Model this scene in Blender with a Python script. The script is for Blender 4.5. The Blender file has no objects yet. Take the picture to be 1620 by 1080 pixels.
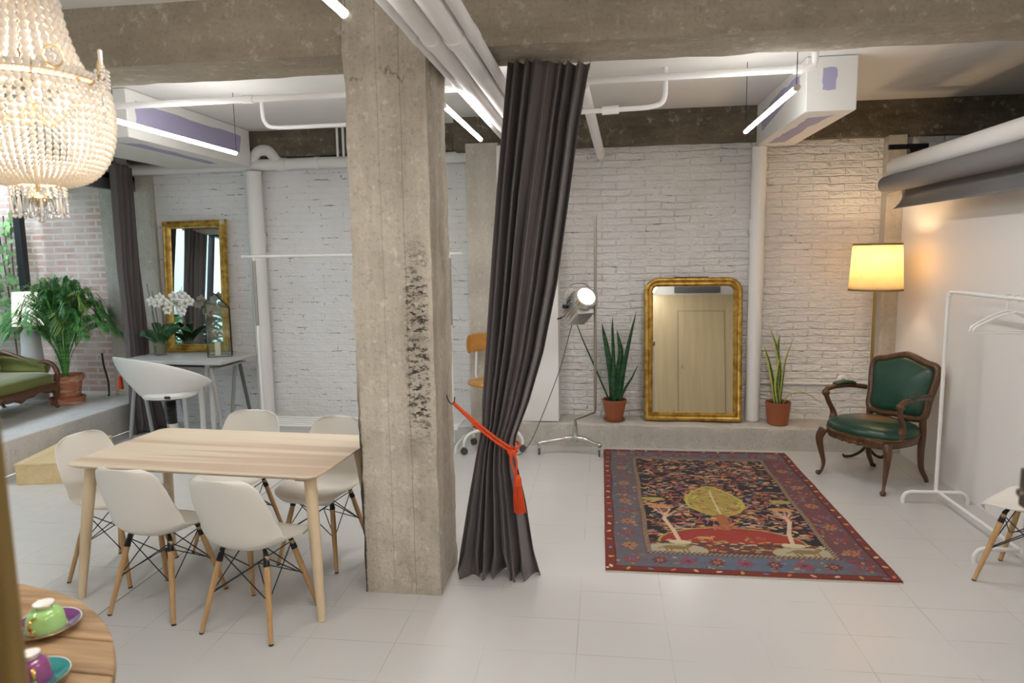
import bpy, bmesh, math, random
import numpy as np
from mathutils import Vector, Matrix, Euler
PI = math.pi
SC = bpy.context.scene
COL = SC.collection
# ------------------------------------------------------------------ camera
cd = bpy.data.cameras.new('camera'); CAM = bpy.data.objects.new('camera', cd); COL.objects.link(CAM)
r_ = Vector((0.99118227, 0.13171141, -0.01448472)); u_ = Vector((-0.00216488, 0.12539648, 0.99210435))
b_ = -Vector((-0.13248779, 0.98332488, -0.1245759))
mw = Matrix.Identity(4)
for i in range(3):
    mw[i][0] = r_[i]; mw[i][1] = u_[i]; mw[i][2] = b_[i]
mw[0][3] = 0; mw[1][3] = 0; mw[2][3] = 1.78
CAM.matrix_world = mw
cd.sensor_width = 36; cd.lens = 1090 / 1620 * 36; cd.clip_start = 0.05; cd.clip_end = 200
cd.dof.use_dof = True; cd.dof.focus_distance = 5.0; cd.dof.aperture_fstop = 3.2
SC.camera = CAM
# ------------------------------------------------------------------ exposure and sky
SC.view_settings.view_transform = 'Standard'; SC.view_settings.look = 'None'
SC.view_settings.gamma = 1; SC.view_settings.use_curve_mapping = False
SC.view_settings.exposure = 0.55
W = bpy.data.worlds.new('sky'); SC.world = W; W.use_nodes = True
W.node_tree.nodes['Background'].inputs[0].default_value = (0.78, 0.88, 1.0, 1)
W.node_tree.nodes['Background'].inputs[1].default_value = 6.2
def area(name, loc, rot, sx, sy, power, col):
    l = bpy.data.lights.new(name, 'AREA'); l.shape = 'RECTANGLE'; l.size = sx; l.size_y = sy; l.energy = power; l.color = col
    o = bpy.data.objects.new(name, l); o.location = loc; o.rotation_euler = rot; COL.objects.link(o); return o
TUBE_E = 30.0
# ------------------------------------------------------------------ materials
def rgb(*c): return (c[0], c[1], c[2], 1.0)
class NT:
    def __init__(s, name):
        s.m = bpy.data.materials.new(name); s.m.use_nodes = True; s.t = s.m.node_tree; s.n = s.t.nodes
        s.b = s.n['Principled BSDF']; s.out = s.n['Material Output']; s.tc = s.n.new('ShaderNodeTexCoord')
        s.P = s.tc.outputs['Object']
    def link(s, a, b): s.t.links.new(a, b)
    def set(s, sock, v):
        if isinstance(v, bpy.types.NodeSocket): s.link(v, sock)
        else: sock.default_value = v
    def math(s, op, a, b=0.0, c=None, clamp=False):
        n = s.n.new('ShaderNodeMath'); n.operation = op; n.use_clamp = clamp
        s.set(n.inputs[0], a); s.set(n.inputs[1], b)
        if c is not None: s.set(n.inputs[2], c)
        return n.outputs[0]
    def sep(s, v):
        n = s.n.new('ShaderNodeSeparateXYZ'); s.link(v, n.inputs[0]); return n.outputs
    def comb(s, x, y, z):
        n = s.n.new('ShaderNodeCombineXYZ'); s.set(n.inputs[0], x); s.set(n.inputs[1], y); s.set(n.inputs[2], z); return n.outputs[0]
    def mapping(s, v, scale=(1, 1, 1), rot=(0, 0, 0), loc=(0, 0, 0)):
        n = s.n.new('ShaderNodeMapping'); s.link(v, n.inputs[0]); n.inputs['Scale'].default_value = scale
        n.inputs['Rotation'].default_value = rot; n.inputs['Location'].default_value = loc; return n.outputs[0]
    def noise(s, v, scale, detail=4, rough=.55, dist=0):
        n = s.n.new('ShaderNodeTexNoise'); s.link(v, n.inputs['Vector']); n.inputs['Scale'].default_value = scale
        n.inputs['Detail'].default_value = detail; n.inputs['Roughness'].default_value = rough
        n.inputs['Distortion'].default_value = dist; return n.outputs['Fac']
    def vor(s, v, scale, feat='F1'):
        n = s.n.new('ShaderNodeTexVoronoi'); s.link(v, n.inputs['Vector']); n.inputs['Scale'].default_value = scale
        n.feature = feat; return n.outputs['Distance']
    def ramp(s, f, lo, hi, a=0.0, b=1.0):
        n = s.n.new('ShaderNodeMapRange'); s.set(n.inputs[0], f); n.inputs[1].default_value = lo; n.inputs[2].default_value = hi
        n.inputs[3].default_value = a; n.inputs[4].default_value = b; return n.outputs[0]
    def mix(s, f, a, b):
        n = s.n.new('ShaderNodeMix'); n.data_type = 'RGBA'; s.set(n.inputs[0], f)
        s.set(n.inputs[6], a); s.set(n.inputs[7], b); return n.outputs[2]
    def brick(s, v, w, h, mortar, smooth=.1, off=.5):
        n = s.n.new('ShaderNodeTexBrick'); s.link(v, n.inputs['Vector']); n.inputs['Scale'].default_value = 1
        n.inputs['Brick Width'].default_value = w; n.inputs['Row Height'].default_value = h
        n.inputs['Mortar Size'].default_value = mortar; n.inputs['Mortar Smooth'].default_value = smooth; n.offset = off
        n.inputs['Color1'].default_value = (0, 0, 0, 1); n.inputs['Color2'].default_value = (1, 1, 1, 1)
        return n.outputs['Fac'], n.outputs['Color']
    def bump(s, h, strength=.5, dist=.01):
        n = s.n.new('ShaderNodeBump'); s.link(h, n.inputs['Height']); n.inputs['Strength'].default_value = strength
        n.inputs['Distance'].default_value = dist; s.link(n.outputs[0], s.b.inputs['Normal'])
    def base(s, c): s.set(s.b.inputs['Base Color'], c)
    def rough(s, r): s.set(s.b.inputs['Roughness'], r)
def mat(name, col, rough=.5, metal=0, bump=None, var=None, emit=None, trans=0, coat=0, sheen=0, sss=0, ior=None):
    t = NT(name); t.base(rgb(*col)); t.rough(rough); t.b.inputs['Metallic'].default_value = metal
    if var:
        c2, sc, lo, hi = var[:4]; sv = var[4] if len(var) > 4 else (1, 1, 1)
        t.base(t.mix(t.ramp(t.noise(t.mapping(t.P, sv), sc, 5), lo, hi), rgb(*col), rgb(*c2)))
    if bump:
        sv = bump[2] if len(bump) > 2 else (1, 1, 1)
        t.bump(t.noise(t.mapping(t.P, sv), bump[0], 4), bump[1], .004)
    if emit: t.b.inputs['Emission Color'].default_value = rgb(*emit[0]); t.b.inputs['Emission Strength'].default_value = emit[1]
    t.b.inputs['Transmission Weight'].default_value = trans; t.b.inputs['Coat Weight'].default_value = coat
    t.b.inputs['Coat Roughness'].default_value = .1
    t.b.inputs['Sheen Weight'].default_value = sheen
    if sss: t.b.inputs['Subsurface Weight'].default_value = sss; t.b.inputs['Subsurface Scale'].default_value = .01
    if ior: t.b.inputs['IOR'].default_value = ior
    return t.m
def glass_mat(name, tint=(1, 1, 1), refl=.08):
    t = NT(name); tr = t.n.new('ShaderNodeBsdfTransparent'); gl = t.n.new('ShaderNodeBsdfGlossy'); mx = t.n.new('ShaderNodeMixShader')
    tr.inputs[0].default_value = rgb(*tint); gl.inputs['Roughness'].default_value = .02; mx.inputs[0].default_value = refl
    t.link(tr.outputs[0], mx.inputs[1]); t.link(gl.outputs[0], mx.inputs[2]); t.link(mx.outputs[0], t.out.inputs[0]); return t.m
def concrete(name, c1, c2, c3, streak=(6, 6, .7), bs=.5, board=None):
    t = NT(name); n1 = t.noise(t.mapping(t.P, streak), 1.0, 6, .65); n2 = t.noise(t.P, 3.2, 8, .7); n3 = t.noise(t.P, 45, 5, .7)
    f = t.math('ADD', t.math('MULTIPLY', n1, .5), t.math('MULTIPLY', n2, .5))
    c = t.mix(t.ramp(f, .36, .62), rgb(*c1), rgb(*c2))
    c = t.mix(t.ramp(t.noise(t.P, 14, 6, .75), .56, .72), c, rgb(*c3))
    c = t.mix(t.ramp(n3, .52, .78, 0, .55), c, rgb(c1[0]*.45, c1[1]*.43, c1[2]*.4))
    t.base(c); t.rough(.85)
    t.bump(t.math('ADD', t.math('MULTIPLY', n3, .35), t.noise(t.P, 9, 8, .7)), bs, .03)
    return t
CON = concrete('bare_concrete', (.32, .275, .215), (.50, .45, .365), (.62, .58, .50)).m
CONBEAM = concrete('beam_concrete', (.29, .245, .185), (.41, .355, .275), (.58, .53, .45), streak=(1.2, 5, 8)).m
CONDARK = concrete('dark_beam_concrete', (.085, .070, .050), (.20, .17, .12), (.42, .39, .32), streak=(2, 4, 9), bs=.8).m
CONPALE = concrete('pale_concrete', (.42, .385, .33), (.58, .54, .47), (.68, .65, .58), bs=.25).m
# pillar: chipped dark patch on its right half, mortar seam near the top
def pillar_mat():
    t = concrete('pillar_concrete', (.36, .315, .25), (.66, .60, .50), (.78, .73, .64), streak=(7, 7, .5))
    base = t.b.inputs['Base Color'].links[0].from_socket
    x, y, z = t.sep(t.P)
    band = t.math('MULTIPLY', t.ramp(x, -1.005, -.985), t.ramp(x, -.868, -.885))
    zz = t.math('MULTIPLY', t.ramp(z, .78, .95), t.ramp(z, 1.95, 1.6))
    ch = t.ramp(t.noise(t.mapping(t.P, (1, 1, 2.2), (0, .6, 0)), 26, 6, .8), .50, .56)
    m = t.math('MULTIPLY', t.math('MULTIPLY', band, zz), ch)
    le = t.math('MULTIPLY', t.ramp(t.math('ADD', x, t.math('MULTIPLY', t.noise(t.P, 12, 5, .8), .03)), -1.232, -1.24), t.ramp(z, 1.3, .8))
    m = t.math('MAXIMUM', m, le)
    lines = t.math('MAXIMUM', t.ramp(t.math('ABSOLUTE', t.math('ADD', x, 1.10)), .004, .0, 0, .35), t.ramp(t.math('ABSOLUTE', t.math('ADD', x, .985)), .004, .0, 0, .5))
    sz = t.math('ADD', z, t.math('MULTIPLY', t.noise(t.mapping(t.P, (1, 1, .3)), 7, 4, .7), -.35))
    seam = t.math('MULTIPLY', t.ramp(t.math('ABSOLUTE', t.math('ADD', sz, -2.50)), .014, .002, 0, .9), t.ramp(t.noise(t.P, 5, 3), .42, .55))
    m2 = t.math('MAXIMUM', lines, seam)
    t.base(t.mix(m, t.mix(m2, base, rgb(.16, .12, .08)), rgb(.045, .036, .03)))
    return t.m
PILLAR = pillar_mat()
def brick_paint(name, white=(.85, .84, .83), strength=1.0, gaps=.60, w=.27, h=.066):
    t = NT(name); x, y, z = t.sep(t.P)
    wob = t.math('MULTIPLY', t.math('SUBTRACT', t.noise(t.P, 3.5, 3), .5), .045)
    v = t.comb(t.math('ADD', x, t.math('MULTIPLY', t.noise(t.P, 9, 2), .05)), t.math('ADD', z, wob), 0)
    f, c = t.brick(v, w, h, .009, .9)
    n = t.noise(t.P, 22, 6, .7); nb = t.noise(t.mapping(t.P, (1, 1, 2.6)), 6.5, 4, .65, .4)
    hgt = t.math('ADD', t.math('MULTIPLY', t.math('SUBTRACT', 1.0, f), t.ramp(t.noise(t.P, 2.6, 4, .7), .3, .7, .08, .42)), t.math('ADD', t.math('MULTIPLY', n, .40), t.math('MULTIPLY', nb, 1.5)))
    t.bump(hgt, strength, .030)
    gap = t.math('MULTIPLY', t.ramp(f, .55, .9), t.ramp(t.noise(t.mapping(t.P, (3, 3, 9)), 2.0, 6, .8), gaps, gaps+.035))
    pit = t.ramp(t.noise(t.P, 17, 4, .6), .745, .765)
    dark = t.math('MAXIMUM', gap, pit)
    col = t.mix(t.ramp(t.noise(t.P, 2.1, 4), .4, .7), rgb(*white), rgb(white[0]*.93, white[1]*.925, white[2]*.91))
    t.base(t.mix(dark, col, rgb(.13, .115, .10))); t.rough(.55); return t.m
BRICKW = brick_paint('painted_white_brick', strength=1.0)
BRICKW2 = brick_paint('smooth_painted_brick', (.85, .85, .86), strength=.45, gaps=.56, w=.24)
def red_brick():
    t = NT('red_brick'); x, y, z = t.sep(t.P)
    v = t.comb(t.math('ADD', x, y), z, 0); f, c = t.brick(v, .27, .072, .014, .2)
    n = t.noise(t.P, 3, 5)
    col = t.mix(t.ramp(n, .4, .65), rgb(.47, .23, .16), rgb(.62, .40, .33))
    t.link(c, t.n.new('ShaderNodeSeparateColor').inputs[0])
    col = t.mix(t.math('MULTIPLY', t.sep(c)[0], .5), col, rgb(.50, .30, .20))
    col = t.mix(t.ramp(t.noise(t.P, 5, 5), .40, .70, .25, .85), col, rgb(.74, .62, .58))
    t.base(t.mix(f, col, rgb(.68, .60, .56))); t.bump(t.math('SUBTRACT', 1.0, f), .5, .01); t.rough(.8); return t.m
REDBRICK = red_brick()
WHITEWALL = mat('white_plaster', (.80, .785, .775), .6, bump=(3, .15))
PAINTW = mat('white_paint_metal', (.80, .79, .775), .35, bump=(30, .1))
def ceil_mat():
    t = NT('ceiling_plaster'); t.base(rgb(.78, .765, .74)); t.rough(.75); t.bump(t.noise(t.P, 2.5, 4), .5, .03); return t.m
CEIL = ceil_mat()
def floor_mat():
    t = NT('painted_floor_tiles'); x, y, z = t.sep(t.P)
    v = t.comb(t.math('ADD', x, .12), t.math('ADD', y, .05), 0)
    f, c = t.brick(v, .42, .295, .0024, .0, .0)
    f = t.math('MULTIPLY', f, t.ramp(t.noise(t.P, 2.2, 3, .5), .40, .60))
    col = t.mix(t.noise(t.P, 1.3, 3, .5), rgb(.53, .52, .505), rgb(.60, .59, .58))
    col = t.mix(t.math('MULTIPLY', t.sep(c)[0], .12), col, rgb(.48, .47, .46))
    left = t.ramp(t.math('ADD', x, t.math('MULTIPLY', y, .02)), -2.47, -2.49)
    col = t.mix(left, col, t.mix(t.noise(t.P, 9, 5, .7), rgb(.72, .70, .68), rgb(.60, .575, .54)))
    seam = t.ramp(t.math('ABSOLUTE', t.math('ADD', t.math('ADD', x, t.math('MULTIPLY', y, .02)), 2.48)), .005, .003)
    speck = t.math('MULTIPLY', t.ramp(t.noise(t.mapping(t.P, (1, 2.5, 1)), 45, 2, .5), .76, .79, 0, .4), t.ramp(t.noise(t.P, 1.1, 1), .52, .60))
    d = t.math('MAXIMUM', t.math('MULTIPLY', f, .42), t.math('MAXIMUM', seam, speck))
    t.base(t.mix(d, col, rgb(.25, .23, .20)))
    t.rough(.27); return t.m
FLOOR = floor_mat()
def wood(name, c1, c2, axis=0, sc=1.0, rough=.45, knots=False, stripes=None):
    t = NT(name); s = [14*sc, 14*sc, 14*sc]; s[axis] = 1.0*sc
    n = t.noise(t.mapping(t.P, s), 1.6, 6, .65, .6); col = t.mix(t.ramp(n, .35, .68), rgb(*c1), rgb(*c2))
    if stripes:
        s2 = [.001, .001, .001]; s2[1-axis] = stripes
        st = t.noise(t.mapping(t.P, s2), 1, 1); s3 = [.3, .3, .3]; s3[1-axis] = 9
        col = t.mix(t.ramp(t.noise(t.mapping(t.P, s3), 1.3, 2, .5), .50, .58, 0, .85), col, rgb(c2[0]*.82, c2[1]*.72, c2[2]*.66))
    if knots: col = t.mix(t.ramp(t.vor(t.mapping(t.P, (2.6, 5, 5)), 1.3), .10, .04, 0, .8), col, rgb(c2[0]*.4, c2[1]*.32, c2[2]*.25))
    t.base(col); t.rough(rough); t.bump(n, .12, .003); return t.m
ASH = wood('pale_ash_wood', (.80, .685, .53), (.73, .60, .455), 0, .6, .35, stripes=8)
ASHLEG = wood('ash_leg_wood', (.74, .59, .40), (.66, .51, .33), 2, 1, .4)
BEECH = wood('beech_dowel_wood', (.58, .36, .17), (.45, .26, .11), 2, 2, .4)
PINE = wood('pine_board_wood', (.80, .63, .36), (.70, .50, .24), 1, .8, .5, True)
SPOOL = wood('weathered_plank_wood', (.46, .29, .15), (.22, .13, .065), 0, 1.1, .55, True)
WALNUT = wood('carved_walnut_wood', (.135, .062, .028), (.055, .024, .012), 2, 2, .3)
OCHRE = wood('honey_plywood', (.58, .27, .05), (.46, .20, .035), 0, 1, .3)
PLASTIC = mat('white_moulded_plastic', (.80, .765, .70), .38)
BLACKWIRE = mat('black_wire', (.012, .012, .014), .35, .3)
CHROME = mat('chrome', (.75, .75, .75), .12, 1)
BRUSH = mat('brushed_aluminium', (.58, .57, .55), .28, 1, bump=(60, .1))
STEELPOLE = mat('tarnished_steel', (.42, .38, .33), .35, 1)
GILT = mat('gilt', (.62, .40, .10), .36, .75, var=((.36, .19, .03), 16, .42, .66), bump=(28, .5))
BRASS = mat('aged_brass', (.42, .28, .11), .35, 1)
MIRRORM = mat('mirror_glass', (.86, .87, .85), .015, 1)
BLACK = mat('black_rubber', (.015, .015, .016), .5)
# ------------------------------------------------------------------ mesh helpers
class MB:
    def __init__(s): s.v = []; s.f = []; s.m = []; s.mi = 0
    def add(s, vs, fs):
        o = len(s.v); s.v += [tuple(map(float, a)) for a in vs]; s.f += [tuple(o+i for i in f) for f in fs]; s.m += [s.mi]*len(fs); return s
    def bx(s, x0, x1, y0, y1, z0, z1, M=None):
        vs = [Vector((x, y, z)) for x in (x0, x1) for y in (y0, y1) for z in (z0, z1)]
        if M: vs = [M @ a for a in vs]
        return s.add(vs, [(0, 1, 3, 2), (4, 6, 7, 5), (0, 4, 5, 1), (2, 3, 7, 6), (0, 2, 6, 4), (1, 5, 7, 3)])
    def loft(s, rings, closed=True, cap=True, loop=False):
        n = len(rings[0]); vs = [p for r in rings for p in r]; fs = []
        R = len(rings)
        for i in range(R if loop else R-1):
            j = (i+1) % R
            for k in range(n if closed else n-1):
                l = (k+1) % n; fs.append((i*n+k, i*n+l, j*n+l, j*n+k))
        if cap and not loop:
            fs.append(tuple(range(n-1, -1, -1))); fs.append(tuple((R-1)*n+k for k in range(n)))
        return s.add(vs, fs)
    def tube(s, pts, r, n=10, loop=False, cap=True, sq=None):
        pts = [Vector(p) for p in pts]; R = len(pts); rs = r if isinstance(r, (list, tuple)) else [r]*R
        rings = []; up = None
        for i, p in enumerate(pts):
            a = pts[(i-1) % R] if (i > 0 or loop) else p; b = pts[(i+1) % R] if (i < R-1 or loop) else p
            t = (b-a).normalized()
            if up is None:
                up = Vector((0, 0, 1)) if abs(t.z) < .9 else Vector((0, 1, 0))
            x = t.cross(up)
            if x.length < 1e-5: x = t.cross(Vector((1, 0, 0)))
            x.normalize(); y = x.cross(t).normalized(); up = y
            sx, sy = (sq or (1, 1))
            rings.append([p + x*math.cos(2*PI*k/n)*rs[i]*sx + y*math.sin(2*PI*k/n)*rs[i]*sy for k in range(n)])
        return s.loft(rings, True, cap, loop)
    def lathe(s, prof, n=24, c=(0, 0, 0), M=None, cap=False):
        c = Vector(c); rings = []
        for r, z in prof:
            ring = [Vector((math.cos(2*PI*k/n)*r, math.sin(2*PI*k/n)*r, z)) for k in range(n)]
            rings.append([(M @ p if M else p) + c for p in ring])
        return s.loft(rings, True, cap)
    def sphere(s, c, r, n=10, m=6, sc=(1, 1, 1)):
        prof = [(max(1e-4, math.sin(PI*i/m))*r, -math.cos(PI*i/m)*r) for i in range(m+1)]
        M = Matrix.Diagonal(Vector(sc)).to_4x4(); return s.lathe(prof, n, c, M)
    def grid(s, nu, nv, fn, closed_u=False):
        vs = [fn(i/(nu if closed_u else nu-1), j/(nv-1)) for j in range(nv) for i in range(nu)]; fs = []
        for j in range(nv-1):
            for i in range(nu if closed_u else nu-1):
                k = (i+1) % nu; fs.append((j*nu+i, j*nu+k, (j+1)*nu+k, (j+1)*nu+i))
        return s.add(vs, fs)
    def poly(s, outline, z0, z1, M=None):
        n = len(outline); vs = [Vector((a, b, z0)) for a, b in outline] + [Vector((a, b, z1)) for a, b in outline]
        if M: vs = [M @ v for v in vs]
        return s.add(vs, [tuple(range(n-1, -1, -1)), tuple(range(n, 2*n))] + [(i, (i+1) % n, n+(i+1) % n, n+i) for i in range(n)])
    def build(s, name, m, parent=None, smooth=True, bevel=0, solid=0, sub=0, label=None, ang=40, seg=2):
        me = bpy.data.meshes.new(name); me.from_pydata(s.v, [], s.f)
        for mm in (m if isinstance(m, (list, tuple)) else [m]): me.materials.append(mm)
        if any(s.m): me.polygons.foreach_set('material_index', s.m)
        me.validate(); 
        b = bmesh.new(); b.from_mesh(me); bmesh.ops.recalc_face_normals(b, faces=b.faces); b.to_mesh(me); b.free()
        if smooth:
            me.polygons.foreach_set('use_smooth', [True]*len(me.polygons)); me.set_sharp_from_angle(angle=math.radians(ang))
        o = bpy.data.objects.new(name, me); COL.objects.link(o); o.parent = parent
        if solid: d = o.modifiers.new('solid', 'SOLIDIFY'); d.thickness = abs(solid); d.offset = 0
        if bevel: d = o.modifiers.new('bevel', 'BEVEL'); d.width = bevel; d.segments = seg; d.limit_method = 'ANGLE'; d.angle_limit = .6
        if sub: d = o.modifiers.new('sub', 'SUBSURF'); d.levels = sub; d.render_levels = sub
        if label: o['label'] = label
        return o
def tag(o, label, cat, group=None, kind=None):
    if label: o['label'] = label
    if cat: o['category'] = cat
    if group: o['group'] = group
    if kind: o['kind'] = kind
    return o
def thing(name, label, cat, loc=(0, 0, 0), rz=0, group=None):
    o = bpy.data.objects.new(name, None); COL.objects.link(o); o.location = loc; o.rotation_euler = (0, 0, rz); o.empty_display_size = .1
    return tag(o, label, cat, group)
def struct(o): o['kind'] = 'structure'; return o
def copy_tree(o, parent=None):
    c = o.copy(); COL.objects.link(c); c.parent = parent
    for ch in [x for x in CH.get(o.name, [])]: copy_tree(ch, c)
    return c
CH = {}
def index_children():
    CH.clear()
    for x in bpy.data.objects:
        if x.parent: CH.setdefault(x.parent.name, []).append(x)
def spline(pts, k=8):
    P = [Vector(p) for p in pts]; out = []
    for i in range(len(P)-1):
        a = P[max(i-1, 0)]; b = P[i]; c = P[i+1]; d = P[min(i+2, len(P)-1)]
        for j in range(k):
            t = j/k; out.append(.5*((2*b)+(c-a)*t+(2*a-5*b+4*c-d)*t*t+(3*b-a-3*c+d)*t**3))
    out.append(P[-1]); return out
def interp(x, xs, ys):
    return float(np.interp(x, xs, ys))
# ------------------------------------------------------------------ the room
CZ = 3.06
def S(name, b, m, **k): return struct(b.build(name, m, **k))
S('floor', MB().bx(-4.96, 4.5, -1.2, 7.0, -.1, 0), FLOOR, smooth=False)
S('ceiling', MB().bx(-6.35, 4.5, -1.2, 7.2, CZ, CZ+.12), CEIL, smooth=False)
S('wall_back', MB().bx(-.98, 4.5, 6.62, 6.8, 0, CZ), BRICKW, smooth=False)
S('wall_back_left', MB().bx(-4.76, -.98, 6.90, 7.05, 0, CZ), BRICKW2, smooth=False)
S('wall_right', MB().bx(2.58, 2.68, -1.2, 6.62, 0, 2.44), WHITEWALL, smooth=False)
S('wall_far_right', MB().bx(4.3, 4.5, -1.2, 6.62, 0, CZ), WHITEWALL, smooth=False)
# brick wall of the window bay, running on outdoors
S('wall_brick', MB().bx(-8.7, -5.3, 7.10, 7.3, -.3, 4.2), REDBRICK, smooth=False)
S('trim_corner_column', MB().bx(-5.36, -4.74, 6.86, 7.1, 0, CZ), CONPALE, smooth=False)
S('trim_pilaster', MB().bx(-1.27, -.97, 6.40, 7.0, 0, 2.80), CONPALE, smooth=False)
S('trim_white_panel', MB().bx(-.97, -.42, 6.32, 6.64, .225, 2.76), WHITEWALL, smooth=False)
S('trim_corner_post', MB().bx(2.44, 2.585, 6.50, 6.66, .2, 2.76), CONPALE, smooth=False)
# ledge along the back wall
LEDGE = concrete('ledge_concrete', (.44, .41, .36), (.55, .52, .47), (.64, .61, .56), bs=.2).m
led = MB(); led.grid(90, 7, lambda u, v: Vector((-.97+3.57*u, [6.28, 6.28, 6.28, 6.285, 6.30, 6.45, 6.66][int(round(v*6))] + .006*math.sin(u*70)*math.sin(u*23+v*3),
    [0, .07, .15, .208, .222, .224, .226][int(round(v*6))] - .018*u + .004*math.sin(u*41))))
S('trim_ledge', led, LEDGE)
# ceiling beams
def rough_box(x0, x1, y0, y1, z0, z1, seg=.06, amp=.006, seed=1):
    import mathutils.noise as mn
    bm = bmesh.new(); bmesh.ops.create_cube(bm, size=1)
    for v in bm.verts: v.co = Vector((x0+(v.co.x+.5)*(x1-x0), y0+(v.co.y+.5)*(y1-y0), z0+(v.co.z+.5)*(z1-z0)))
    L = max(x1-x0, y1-y0, z1-z0)
    for ax in range(3):
        lo, hi = [(x0, x1), (y0, y1), (z0, z1)][ax]; n = int((hi-lo)/seg)
        for i in range(1, n):
            co = Vector((0, 0, 0)); co[ax] = lo+(hi-lo)*i/n; no = Vector((0, 0, 0)); no[ax] = 1
            bmesh.ops.bisect_plane(bm, geom=bm.verts[:]+bm.edges[:]+bm.faces[:], plane_co=co, plane_no=no)
    bm.normal_update()
    for v in bm.verts:
        n = mn.noise(v.co*6+Vector((seed, 0, 0)))*amp + mn.noise(v.co*22)*amp*.5
        v.co += v.normal*n
    b = MB(); b.v = [tuple(v.co) for v in bm.verts]; bm.verts.index_update()
    b.f = [tuple(v.index for v in f.verts) for f in bm.faces]; b.m = [0]*len(b.f); bm.free(); return b
S('trim_beam', rough_box(-6.3, 4.3, 3.38, 3.74, 2.765, CZ+.02, .09, .008), CONBEAM, ang=60)
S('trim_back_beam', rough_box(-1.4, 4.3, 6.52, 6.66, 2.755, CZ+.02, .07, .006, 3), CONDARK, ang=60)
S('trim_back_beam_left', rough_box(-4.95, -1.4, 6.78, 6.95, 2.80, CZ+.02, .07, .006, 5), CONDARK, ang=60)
S('trim_pillar', rough_box(-1.262, -.852, 3.362, 3.76, -.01, CZ+.01, .035, .011, 8), PILLAR, ang=60)
# window bay: raised platform, header, glazing towards the garden
PLAT = concrete('platform_concrete', (.58, .56, .53), (.70, .68, .65), (.74, .73, .71), bs=.2).m
S('floor_platform', MB().bx(-6.5, -4.95, .9, 7.1, 0, .295), PLAT, bevel=.012, smooth=False)
HEAD = mat('dark_grey_header', (.11, .11, .115), .5)
S('trim_header', MB().bx(-5.02, -4.93, .9, 6.9, 2.50, 2.66).bx(-5.08, -4.93, .9, 6.9, 2.60, 2.66), HEAD, bevel=.006, smooth=False)
S('trim_header_plaster', MB().bx(-5.05, -4.95, .9, 6.9, 2.66, CZ), WHITEWALL, smooth=False)
S('wall_left', MB().bx(-5.05, -4.95, -1.2, .9, 0, CZ).bx(-6.45, -4.95, .8, .9, 0, CZ), WHITEWALL, smooth=False)
FR = mat('black_window_frame', (.012, .012, .015), .4)
w = MB()
for y in (1.0, 2.9, 4.85, 6.80): w.bx(-6.33, -6.25, y-.035, y+.035, .29, 2.95)
w.bx(-6.33, -6.25, .9, 7.1, .29, .35); w.bx(-6.33, -6.25, .9, 7.1, 2.85, CZ)
win = S('window_1', w, FR, bevel=.004, smooth=False)
g = MB().bx(-6.294, -6.288, .95, 6.8, .35, 2.85); g.build('window_pane', glass_mat('window_glass', (.97, .99, 1), .05), win, smooth=False)
# wall behind the camera: painted boarding with a flush door, seen in the mirror
PLY = wood('beige_plywood', (.50, .40, .24), (.44, .34, .20), 2, .5, .5)
S('wall_front', MB().bx(-5.05, 4.5, -1.2, -1.05, 0, CZ), [WHITEWALL], smooth=False)
wf = S('wall_boarding', MB().bx(-.6, 2.575, -1.05, -1.02, 0, 2.54), PLY, smooth=False)
dr = S('door_1', MB().bx(1.47, 2.37, -1.02, -1.005, .01, 2.20), PLY, bevel=.003, smooth=False)
MB().lathe([(.028, 0), (.028, .006), (.011, .010), (.011, .04), (.028, .045), (.032, .06), (.022, .075), (.001, .078)], 16, (1.55, -1.005, 1.08), Matrix.Rotation(-PI/2, 4, 'X')).build('door_knob', CHROME, dr)
MB().bx(1.462, 1.4705, -1.02, -1.0185, .01, 2.208).bx(2.3695, 2.378, -1.02, -1.0185, .01, 2.208).bx(1.462, 2.378, -1.02, -1.0185, 2.2, 2.208).build('door_gap', FR, dr, smooth=False)
v_ = MB().bx(1.4, 2.3, -1.045, -1.0, 2.57, 2.70)
tag(v_.build('wall_vent', HEAD, smooth=False, bevel=.01), 'long dark vent slot above the beige boarded wall', 'vent')
# outdoors: patio ground, garden wall
S('ground_patio', MB().bx(-8.5, -6.5, -4, 7.1, -.2, .19), PLAT, smooth=False)
S('wall_garden', MB().bx(-8.7, -8.5, -4, 7.1, 0, 4.2), mat('pale_green_render', (.22, .31, .29), .8), smooth=False)
# ------------------------------------------------------------------ pipes, ducts, lights overhead
PIPEW = mat('white_pipe_paint', (.80, .79, .78), .62)
def pipe(name, pts, r, label, m=PIPEW, n=16, couplings=()):
    o = MB().tube(pts, r, n); 
    for (a, b, rr) in couplings: o.tube([a, b], rr, n)
    return tag(o.build(name, m), label, 'pipe')
pipe('wall_pipe', [(-4.95, 6.80, 2.715), (-1.28, 6.80, 2.74)], .055, 'thick white pipe running level along the left back wall under the dark beam',
     couplings=[((-3.3, 6.8, 2.727), (-3.2, 6.8, 2.728), .064), ((-2.9, 6.8, 2.729), (-2.84, 6.8, 2.729), .062)])
pipe('wall_pipe', [(-.96, 6.42, 2.71), (-.42, 6.42, 2.71)], .05, 'short thick white pipe level behind the tied curtain')
def vpipe(x, y, r, z0, z1, label):
    pipe('down_pipe', [(x, y, z0), (x, y, z1)], r, label, couplings=[((x, y, z1*.72), (x, y, z1*.72+.12), r*1.1)])
vpipe(1.365, 6.52, .064, .222, 2.70, 'thick white vertical pipe between the arched gold mirror and the potted plant')
vpipe(-3.555, 6.78, .082, 0, 2.66, 'thick white vertical pipe beside the grey desk')
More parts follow.
